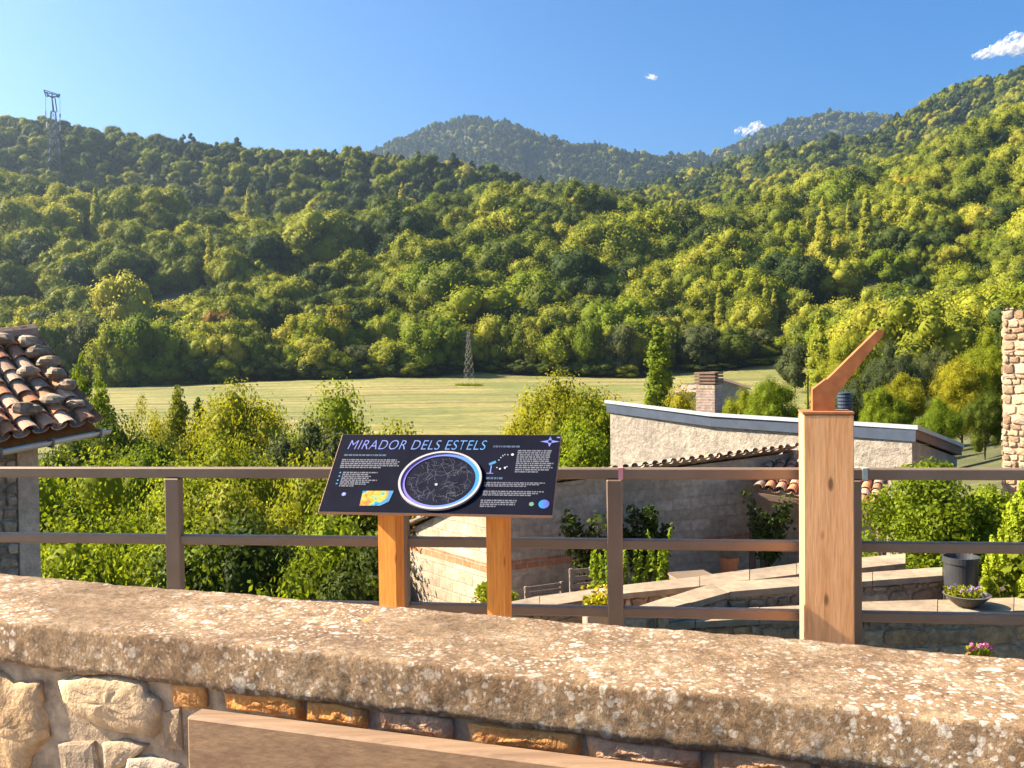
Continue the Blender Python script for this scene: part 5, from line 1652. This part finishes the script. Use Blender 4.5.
garden_wall('low garden wall in front of the block shed, farthest of the three stepped walls', [(470, 610), (540, 596), (623, 585), (700, 576), (797, 563), (906, 553)], [(470, 622), (540, 607), (623, 593.5), (700, 586), (797, 574), (906, 563)], zr_(-2.45), 1.3, 1)
garden_wall('middle stepped garden wall with a bent corner, ending at the black pot', [(618, 613), (712, 583), (800, 577), (943, 567)], [(650, 613.5), (729, 592), (800, 586), (943, 575.5)], zr_(-2.35), 1.2, 2)
garden_wall('nearest stepped garden wall carrying the flower bowl', [(630, 616), (760, 607), (861, 602), (1090, 595)], [(630, 626), (760, 618), (861, 614), (1090, 609)], zr_(-2.5), 1.2, 3, rowh=0.15)
mb = MB()   # planted beds between the walls
for far, near, z in (([(600, 600), (800, 577), (906, 565), (1100, 560)], [(560, 640), (760, 614), (861, 609), (1090, 602)], zr_(-2.78)),):
    f_ = [on_z(x, y, z) for x, y in far]; n_ = [on_z(x, y, z) for x, y in near]
    mb.poly(n_ + f_[::-1])
tag(mb.build('garden_bed', MAT['soil']), kind='structure')
mb = MB()
f_ = [Vector((-0.6, 9.5, -2.28)), Vector((10, 9.5, -2.28)), Vector((12, 22, -2.28)), Vector((-0.4, 15.2, -2.28))]
mb.poly(f_); tag(mb.build('patio', MAT['terrace']), kind='structure')

# ------------------------------------------------------------------ garden plants and pots
def bush_mesh(name, seed, H, Wd, nl, lr, nleaf, ls, up=0.3):
    rg = np.random.RandomState(seed)
    C_, r_ = round_lobes(rg, H, Wd, 0.0, nl, lr)
    v_, f_, lv_ = lobe_leaves(rg, C_, r_, nleaf, ls, up)
    return v_, f_, lv_
def plant(name, loc, label, cat, meshes, stem=True, sh=0.4, sr=0.02):
    t = empty(name, loc, label, cat)
    for nm, (v_, f_, lv_), mat in meshes:
        link(nm, np_mesh(nm, v_, f_, [MAT[mat]], False, None, lv_), parent=t)
    if stem:
        mb = MB(); rg = random.Random(4)
        for k in range(5):
            a = rg.uniform(0, 6.28)
            mb.tube([(0.03 * math.cos(a), 0.03 * math.sin(a), -0.05), (sh * 0.25 * math.cos(a), sh * 0.25 * math.sin(a), sh * 0.6), (sh * 0.5 * math.cos(a), sh * 0.5 * math.sin(a), sh)], [sr, sr * 0.8, sr * 0.4], 5)
        mb.build('stem', MAT['bark'], t, fix=False).location = (0, 0, 0)
    return t
def gl(px, py, d, z=None):
    p = at(px, py, d)
    return Vector((p.x, p.y, float(ground(p.x, p.y)) if z is None else z))
b1 = bush_mesh('foliage', 3, 2.45, 0.95, 70, 0.24, 30000, 0.030)
plant('round_shrub', gl(928, 500, 12.6, -2.28), 'large bright green shrub between the wooden post and the ruined wall', 'shrub', [('foliage', b1, 'leaf_bright')], sh=1.4, sr=0.03)
b1 = bush_mesh('foliage', 4, 2.0, 0.60, 46, 0.28, 15000, 0.030)
plant('round_shrub', gl(985, 480, 14.0, -2.28), 'slimmer green shrub right behind the large one, below the ruined wall', 'shrub', [('foliage', b1, 'leaf_bright')], sh=1.2, sr=0.03)
# conifer of upright plumes
rg = np.random.RandomState(8); nP = 150
t_ = rg.rand(nP) ** 0.8; a_ = rg.rand(nP) * 6.28; Hc, Rc = 1.55, 0.66
w_ = Rc * np.interp(t_, [0, 0.12, 0.5, 1], [0.85, 1.0, 0.66, 0.04])
Cc = np.stack([np.cos(a_) * w_ * 0.86, np.sin(a_) * w_ * 0.86, t_ * Hc + 0.05], 1)
vs_, fs_, ls_ = [], [], []; o_ = 0
for i in range(nP):
    n_ = 110; h_ = rg.rand(n_); th = rg.rand(n_) * 6.28
    rr_ = 0.062 * (1 - h_) ** 0.7 + 0.008
    P_ = Cc[i] + np.stack([np.cos(th) * rr_ + h_ * 0.05 * np.cos(a_[i]), np.sin(th) * rr_ + h_ * 0.05 * np.sin(a_[i]), h_ * 0.24 - 0.05], 1)
    N2 = np.stack([np.cos(th), np.sin(th), 0.5 + 0 * th], 1) + 0.5 * rg.normal(size=(n_, 3)); N2 /= np.linalg.norm(N2, axis=1, keepdims=True)
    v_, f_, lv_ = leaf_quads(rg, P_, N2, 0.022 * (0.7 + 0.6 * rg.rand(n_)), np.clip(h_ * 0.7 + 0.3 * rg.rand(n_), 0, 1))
    vs_.append(v_); fs_.append(f_ + o_); ls_.append(lv_); o_ += len(v_)
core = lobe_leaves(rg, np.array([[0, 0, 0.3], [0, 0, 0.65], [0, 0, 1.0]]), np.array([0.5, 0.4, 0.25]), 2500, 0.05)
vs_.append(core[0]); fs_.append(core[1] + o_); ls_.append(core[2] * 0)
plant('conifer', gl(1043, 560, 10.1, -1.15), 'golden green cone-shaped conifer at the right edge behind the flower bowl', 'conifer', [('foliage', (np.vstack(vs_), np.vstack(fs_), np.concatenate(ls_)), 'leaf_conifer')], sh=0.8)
# black pot
p = gl(961, 570, 10.0, zr_(-2.78)); zt3 = at(961, 556, 10.0).z
mb = MB(); h_ = zt3 - p.z
mb.lathe(p, [(0.0, 0.0), (0.155, 0.0), (0.172, h_ * 0.9), (0.185, h_ * 0.9), (0.187, h_), (0.170, h_), (0.160, h_ - 0.06), (0, h_ - 0.06)], 32)
mb.smooth = False
tag(mb.build('plant_pot', MAT['blackpot'], origin=p), 'tall empty black plastic pot behind the flower bowl', 'pot')
# flower bowl on the nearest garden wall
def flowers(seed, n, rad, h0, h1, leafn, petaln, ls=0.02, ps=0.016):
    rg = np.random.RandomState(seed)
    def cloud(n, za, zb):
        a = rg.rand(n) * 6.28; r = np.sqrt(rg.rand(n)) * rad
        return np.stack([np.cos(a) * r, np.sin(a) * r, za + (zb - za) * rg.rand(n) ** 0.8], 1)
    lv = leaf_quads(rg, cloud(leafn, h0, h1), rdirs(rg, leafn, 0.5), ls * (0.7 + 0.6 * rg.rand(leafn)), rg.rand(leafn))
    c = cloud(n, h1 * 0.75, h1 * 1.25); P_ = np.repeat(c, petaln, 0) + rg.normal(size=(n * petaln, 3)) * ps * 0.5
    pv = leaf_quads(rg, P_, rdirs(rg, len(P_), 0.6), np.full(len(P_), ps), rg.rand(len(P_)))
    return lv, pv
p = on_z(967, 605.5, zr_(-2.5) + 0.006)
bw = empty('flower_bowl', p, 'shallow grey bowl of violet and yellow flowers on the nearest garden wall', 'flower bowl')
mb = MB(); mb.lathe((0, 0, 0), [(0.0, 0.0), (0.10, 0.0), (0.14, 0.03), (0.215, 0.105), (0.225, 0.115), (0.205, 0.118), (0.14, 0.07), (0, 0.06)], 28)
mb.build('bowl', MAT['greybowl'], bw, fix=False).location = (0, 0, 0)
lv_, pv_ = flowers(2, 9, 0.17, 0.08, 0.17, 500, 7)
for nm, g_, m_ in (('leaves', lv_, 'leaf_yellow'), ('flowers', pv_, 'petal_violet')):
    o = link(nm, np_mesh(nm, *g_[:2], [MAT[m_]], False, None, g_[2]), parent=bw); o.location = (-0.04, 0, 0)
# pink flowers at the foot of the railing
p = gl(979, 650, 5.06, 0.0)
pf = empty('flower_pot', p, 'small pot of pink flowers peeping over the parapet at the right', 'flower pot')
mb = MB(); mb.lathe((0, 0, 0), [(0, 0), (0.05, 0), (0.06, 0.035), (0.065, 0.035), (0.065, 0.046), (0.055, 0.046), (0.05, 0.038), (0, 0.038)], 20)
mb.build('pot', MAT['terracotta'], pf, fix=False).location = (0, 0, 0)
lv_, pv_ = flowers(5, 9, 0.065, 0.04, 0.085, 140, 6, 0.012, 0.011)
for nm, g_, m_ in (('leaves', lv_, 'leaf_bright'), ('flowers', pv_, 'petal_pink')):
    link(nm, np_mesh(nm, *g_[:2], [MAT[m_]], False, None, g_[2]), parent=pf).location = (0, 0, 0)
# white trough of yellow plants
p = gl(598, 605, 9.35, zr_(-2.78))
tr = empty('flower_trough', p, 'small trough of yellow-leaved plants left of the middle railing post', 'planter')
tr.rotation_euler = (0, 0, R(12))
mb = MB(); mb.box((0, 0, 0.14), (0.28, 0.16, 0.28), bev=0.01); mb.build('trough', MAT['white'], tr, fix=False).location = (0, 0, 0)
lv_, pv_ = flowers(7, 26, 0.15, 0.28, 0.44, 700, 8, 0.022, 0.02)
for nm, g_, m_ in (('leaves', lv_, 'leaf_yellow'), ('flowers', pv_, 'petal_yellow')):
    link(nm, np_mesh(nm, *g_[:2], [MAT[m_]], False, None, g_[2]), parent=tr).location = (0, 0, 0)
# upright green shrub behind the far garden wall
rg = np.random.RandomState(21); Pl, Nl, lvl = [], [], []
stm = MB()
for k in range(22):
    x0, y0 = rg.uniform(-0.42, 0.42), rg.uniform(-0.14, 0.14); hgt_ = rg.uniform(0.50, 0.88) * (0.72 if x0 < -0.1 else 1.0); lean = rg.normal(size=2) * 0.06
    n_ = 75; h_ = rg.rand(n_)
    th = rg.rand(n_) * 6.28; r_ = 0.048 * (1.15 - h_)
    Pl.append(np.stack([x0 + lean[0] * h_ + np.cos(th) * r_, y0 + lean[1] * h_ + np.sin(th) * r_, 0.1 + h_ * hgt_], 1))
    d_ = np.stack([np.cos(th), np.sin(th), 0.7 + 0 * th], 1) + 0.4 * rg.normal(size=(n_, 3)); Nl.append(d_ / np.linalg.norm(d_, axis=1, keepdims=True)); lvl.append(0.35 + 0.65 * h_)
    stm.tube([(x0, y0, -0.05), (x0 + lean[0], y0 + lean[1], 0.1 + hgt_ * 0.95)], [0.008, 0.003], 4)
Pl, Nl, lvl = np.vstack(Pl), np.vstack(Nl), np.concatenate(lvl)
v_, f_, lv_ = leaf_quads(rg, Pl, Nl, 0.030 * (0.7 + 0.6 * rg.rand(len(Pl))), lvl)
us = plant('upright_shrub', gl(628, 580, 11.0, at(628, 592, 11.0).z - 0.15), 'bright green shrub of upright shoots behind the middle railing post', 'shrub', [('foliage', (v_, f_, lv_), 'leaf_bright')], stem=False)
stm.build('stem', MAT['bark'], us, fix=False).location = (0, 0, 0)
# dark climbers on the block wall
def climber(px, d, w, ytop, ybot, n, label, seed, mat='leaf_dark', cat='climber'):
    rg = np.random.RandomState(seed)
    p = at(px, ybot, d); H_ = at(px, ytop, d).z - p.z
    t = empty('climbing_shrub', p, label, cat)
    W2 = w / FPX * d
    mb = MB(); Pc = []
    for k in range(9):
        x1 = rg.uniform(-0.5, 0.5) * W2; z1 = H_ * rg.uniform(0.55, 1.0)
        pts = [Vector((0.05 * rg.normal(), 0, 0)), Vector((x1 * 0.45, rg.uniform(-.1, .1), z1 * 0.5)), Vector((x1, rg.uniform(-.15, .1), z1))]
        mb.tube(pts, [0.022, 0.014, 0.006], 5)
        for s in np.linspace(0.35, 1, 6):
            q = pts[0].lerp(pts[1], s * 2) if s < 0.5 else pts[1].lerp(pts[2], s * 2 - 1)
            Pc.append(list(q))
    Pc = np.array(Pc)
    v_, f_, lv_ = lobe_leaves(rg, Pc, np.full(len(Pc), 0.13) * (0.6 + 0.8 * rg.rand(len(Pc))), n, 0.045, 0.2)
    link('foliage', np_mesh('foliage', v_, f_, [MAT[mat]], False, None, lv_), parent=t).location = (0, 0, 0)
    mb.build('stem', MAT['bark'], t, fix=False).location = (0, 0, 0)
climber(652, 15.6, 92, 508, 588, 2600, 'dark leafy climber on the block wall right of the middle railing post', 31)
climber(590, 14.9, 52, 512, 592, 1100, 'thin dark climber on the block wall left of the middle railing post', 32)
climber(766, 16.4, 40, 492, 575, 1000, 'brown-green creeper under the small tile roof left of the wooden post', 33)
climber(410, 16.9, 34, 512, 545, 160, 'withered creeper below the tile edge at the left end of the shed', 34, 'leaf_orange')
sm = bush_mesh('foliage', 6, 0.55, 0.25, 14, 0.4, 900, 0.03)
plant('small_shrub', gl(492, 600, 10.6, at(492, 603, 10.6).z - 0.3), 'small bright shrub right of the lit block wall, by the right sign leg', 'shrub', [('foliage', sm, 'leaf_bright')], sh=0.3)
# furniture by the wall
def slatted(name, px, py, d, w, h, label, cat, yawd):
    p = at(px, py, d); p.z = -2.28
    t = empty(name, p, label, cat); t.rotation_euler = (0, 0, R(yawd))
    for k in range(4):
        mb = MB(); mb.box((0, 0.0 + 0.05 * (k / 4), h * (0.58 + 0.12 * k)), (w, 0.02, h * 0.075), bev=0.003); mb.build('slat', MAT['greywood'], t, fix=False).location = (0, 0, 0)
    mb = MB()
    for k in range(4): mb.box((0, -0.06 - 0.10 * k, h * 0.48), (w, 0.085, 0.022), bev=0.003)
    mb.build('seat', MAT['greywood'], t, fix=False).location = (0, 0, 0)
    for sx in (-1, 1):
        for y0, hh in ((0.03, h), (-0.38, h * 0.48)):
            mb = MB(); mb.box((sx * (w / 2 - 0.03), y0, hh / 2), (0.045, 0.04, hh), bev=0.003); mb.build('leg', MAT['greywood'], t, fix=False).location = (0, 0, 0)
slatted('garden_bench', 545, 590, 14.0, 0.66, 0.62, 'grey slatted garden bench against the block wall right of the sign leg', 'bench', 27)
slatted('garden_chair', 584, 590, 14.0, 0.45, 0.86, 'grey slatted garden chair beside the climber on the block wall', 'chair', 20)
p = gl(729, 566, 16.0, -2.28)
mb = MB(); z_ = at(729, 557, 16.0).z + 2.28
mb.lathe(p, [(0, 0), (0.12, 0), (0.15, z_ * 0.85), (0.165, z_ * 0.85), (0.168, z_), (0.145, z_), (0.14, z_ - 0.05), (0, z_ - 0.06)], 24)
tag(mb.build('clay_pot', MAT['terracotta'], origin=p), 'terracotta pot beside the block wall left of the wooden post', 'pot')
p = gl(690, 575, 13.6, -2.28)
tb = empty('garden_table', p, 'grey metal garden table top showing over the far garden wall', 'table'); tb.rotation_euler = (0, 0, R(14))
tz_ = at(690, 574, 13.6).z + 2.28
mb = MB(); mb.box((0, 0, tz_ - 0.03), (0.62, 0.42, 0.06), bev=0.01); mb.build('tabletop', MAT['steel'], tb, fix=False).location = (0, 0, 0)
for sx in (-1, 1):
    for sy in (-1, 1):
        mb = MB(); mb.box((sx * 0.26, sy * 0.16, (tz_ - 0.06) / 2), (0.035, 0.035, tz_ - 0.06)); mb.build('leg', MAT['steel'], tb, fix=False).location = (0, 0, 0)

# ------------------------------------------------------------------ pylons
def lattice(mb, base, H, w0, w1, n, r, ux=Vector((0.8, 0.6, 0)), z0=0.0):
    uy = Vector((-ux.y, ux.x, 0))
    P = lambda i, j, t: base + ux * (i * (w0 + (w1 - w0) * t) / 2) + uy * (j * (w0 + (w1 - w0) * t) / 2) + Vector((0, 0, z0 + H * t))
    cs = [(-1, -1), (1, -1), (1, 1), (-1, 1)]
    ts = [1 - (1 - k / n) ** 1.0 for k in range(n + 1)]
    for c in cs: mb.tube([P(*c, 0), P(*c, 1)], r, 4)
    for t, t2 in zip(ts, ts[1:]):
        for c, d in zip(cs, cs[1:] + cs[:1]):
            mb.tube([P(*c, t), P(*d, t2)], r * 0.7, 3, False); mb.tube([P(*d, t), P(*c, t2)], r * 0.7, 3, False)
            mb.tube([P(*c, t2), P(*d, t2)], r * 0.7, 3, False)
d = 262; p = at(469, 384, d); gz = float(ground(p.x, p.y)); ztp = at(467, 331, d).z
py = empty('lattice_pylon', (p.x, p.y, gz), 'slim steel lattice pylon standing at the far side of the mown field', 'pylon')
mb = MB(); lattice(mb, Vector((p.x, p.y, gz - 0.2)), ztp - gz, 2.6, 0.5, 7, 0.024)
mb.build('mast', MAT['galv'], py, origin=py.location)
mb = MB()
for z, w in ((ztp - 0.4, 1.5), (ztp - 1.5, 1.3), (ztp - 2.6, 1.5)):
    mb.tube([Vector((p.x - w, p.y - w * .4, z)), Vector((p.x + w, p.y + w * .4, z))], 0.08, 4)
mb.build('crossarm', MAT['galv'], py, origin=py.location)
gr_ = np.random.RandomState(3); n_ = 500
a_ = gr_.rand(n_) * 6.28; r_ = np.sqrt(gr_.rand(n_)) * 2.6
gp = np.stack([p.x + r_ * np.cos(a_) * 1.5, p.y + r_ * np.sin(a_) * 0.8, 0 * a_], 1); gp[:, 2] = ground(gp[:, 0], gp[:, 1]) + 0.2 + 0.5 * gr_.rand(n_)
v_, f_, lv_ = leaf_quads(gr_, gp, rdirs(gr_, n_), np.full(n_, 0.22), gr_.rand(n_))
tag(link('tall_grass', np_mesh('tall_grass', v_, f_, [MAT['leaf_bright']], False, None, lv_)), 'patch of tall green grass round the foot of the field pylon', 'grass', kind='stuff')
d = 830; p = at(55, 180, d); gz = float(ground(p.x, p.y)) ; K = d / FPX
py = empty('power_pylon', (p.x, p.y, gz), 'tall transmission pylon with a wide flat head on the left ridge', 'pylon')
zh = lambda y: at(55, y, d).z
mb = MB(); lattice(mb, Vector((p.x, p.y, gz - 1)), zh(112) - gz + 1, 13 * K, 4.0 * K, 8, 0.32, Vector((0.95, 0.3, 0)))
mb.build('mast', MAT['pylonblue'], py, origin=py.location)
mb = MB(); bx_ = lambda x, y: at(x, y, d)
for a, b in (((53, 112), (52, 98)), ((57, 112), (55, 98)), ((54, 112), (52, 97)), ((44, 92), (60, 96)), ((44, 90), (60, 95)), ((46, 96), (59, 97)), ((44, 90), (46, 96)), ((60, 94), (58, 98)), ((47, 92), (48, 97)), ((52, 93), (52, 97)), ((44, 91), (52, 98)), ((60, 95), (52, 98))):
    mb.tube([bx_(*a), bx_(*b)], 0.5, 4)
mb.build('crossarm', MAT['pylonblue'], py, origin=py.location)
for x, y0, y1 in ((45.6, 111, 115), (47, 122, 128), (60, 114, 118), (60, 125, 131)):
    mb = MB(); mb.tube([bx_(x, y0), bx_(x, y1)], 0.7, 6); mb.build('insulator', MAT['redwhite'], py, origin=py.location)
for a, b in (((45.6, 93), (45.6, 111)), ((45.6, 115), (47, 122)), ((60, 96), (60, 114)), ((60, 118), (60, 125))):
    mb = MB(); mb.tube([bx_(*a), bx_(*b)], 0.14, 4); mb.build('cable', MAT['pylonblue'], py, origin=py.location)

# ------------------------------------------------------------------ clouds
ck = NM('cloud_vapour')
cv_ = ck.obj()
cn = ck.noise(cv_, 0.022, 5, 0.65)
cd_ = ck.n('BsdfDiffuse'); cd_.inputs['Color'].default_value = (0.9, 0.9, 0.92, 1)
ct_ = ck.n('BsdfTranslucent'); ct_.inputs['Color'].default_value = (0.9, 0.9, 0.92, 1)
cx1 = ck.n('MixShader'); cx1.inputs[0].default_value = 0.5
ck.l(cd_.outputs[0], cx1.inputs[1]); ck.l(ct_.outputs[0], cx1.inputs[2])
cx2 = ck.n('MixShader'); tp_ = ck.n('BsdfTransparent')
ck.l(ck.ramp(cn, [(0.38, 0.0), (0.66, 0.42)]), cx2.inputs[0]); ck.l(tp_.outputs[0], cx2.inputs[1]); ck.l(cx1.outputs[0], cx2.inputs[2])
ck.l(cx2.outputs[0], ck.out.inputs['Surface'])
def cloud(px, py, d, lobes, label, seed):
    c = at(px, py, d); rg = random.Random(seed); K = d / FPX
    mb = MB(); mb.smooth = True
    for x, y, a, b in lobes:
        for _ in range(12):
            f, th = math.sqrt(rg.random()), rg.uniform(0, 6.28)
            q = rg.uniform(0.35, 0.8) * b * (1.15 - 0.6 * f)
            lump(mb, ((x + a * f * math.cos(th)) * K, rg.uniform(-0.5, 0.5) * a * K, (-y + b * f * math.sin(th)) * K), (q * 1.5 * K, q * 1.2 * K, q * K), rg, (1, 1, 1), 12, 8)
    o = mb.build('cloud', ck.m)
    o.location = c
    tag(o, label, 'cloud')
cloud(1002, 48, 6500, [(-22, 7, 9, 4), (-10, 3, 12, 6), (4, 0, 14, 8), (16, -3, 16, 10), (30, -4, 16, 9)], 'largest white cloud at the upper right edge of the sky', 1)
cloud(750, 129, 6500, [(-8, 2, 8, 3.5), (2, -1, 8, 4.5), (9, -3, 6, 4)], 'small white cloud just above the far mountain saddle', 2)
cloud(651, 77, 6500, [(-1, 0, 5, 2.5), (4, 1, 3, 2)], 'tiny cloud wisp alone in the blue sky', 3)

# ------------------------------------------------------------------ air
hz = NM('valley_haze')
hv = hz.n('VolumePrincipled')
hv.inputs['Color'].default_value = (0.60, 0.80, 1.0, 1)
hv.inputs['Density'].default_value = 0.00011
hv.inputs['Anisotropy'].default_value = 0.65
hz.t.nodes.remove(hz.b)
hz.l(hv.outputs[0], hz.out.inputs['Volume'])
mb = MB(); mb.hexa([Vector((x, y, z)) for z in (-60, 1040) for x, y in ((-9000, -420), (9000, -420), (9000, 5200), (-9000, 5200))])
tag(mb.build('haze', hz.m), 'thin blue air filling the valley', 'haze', kind='stuff')
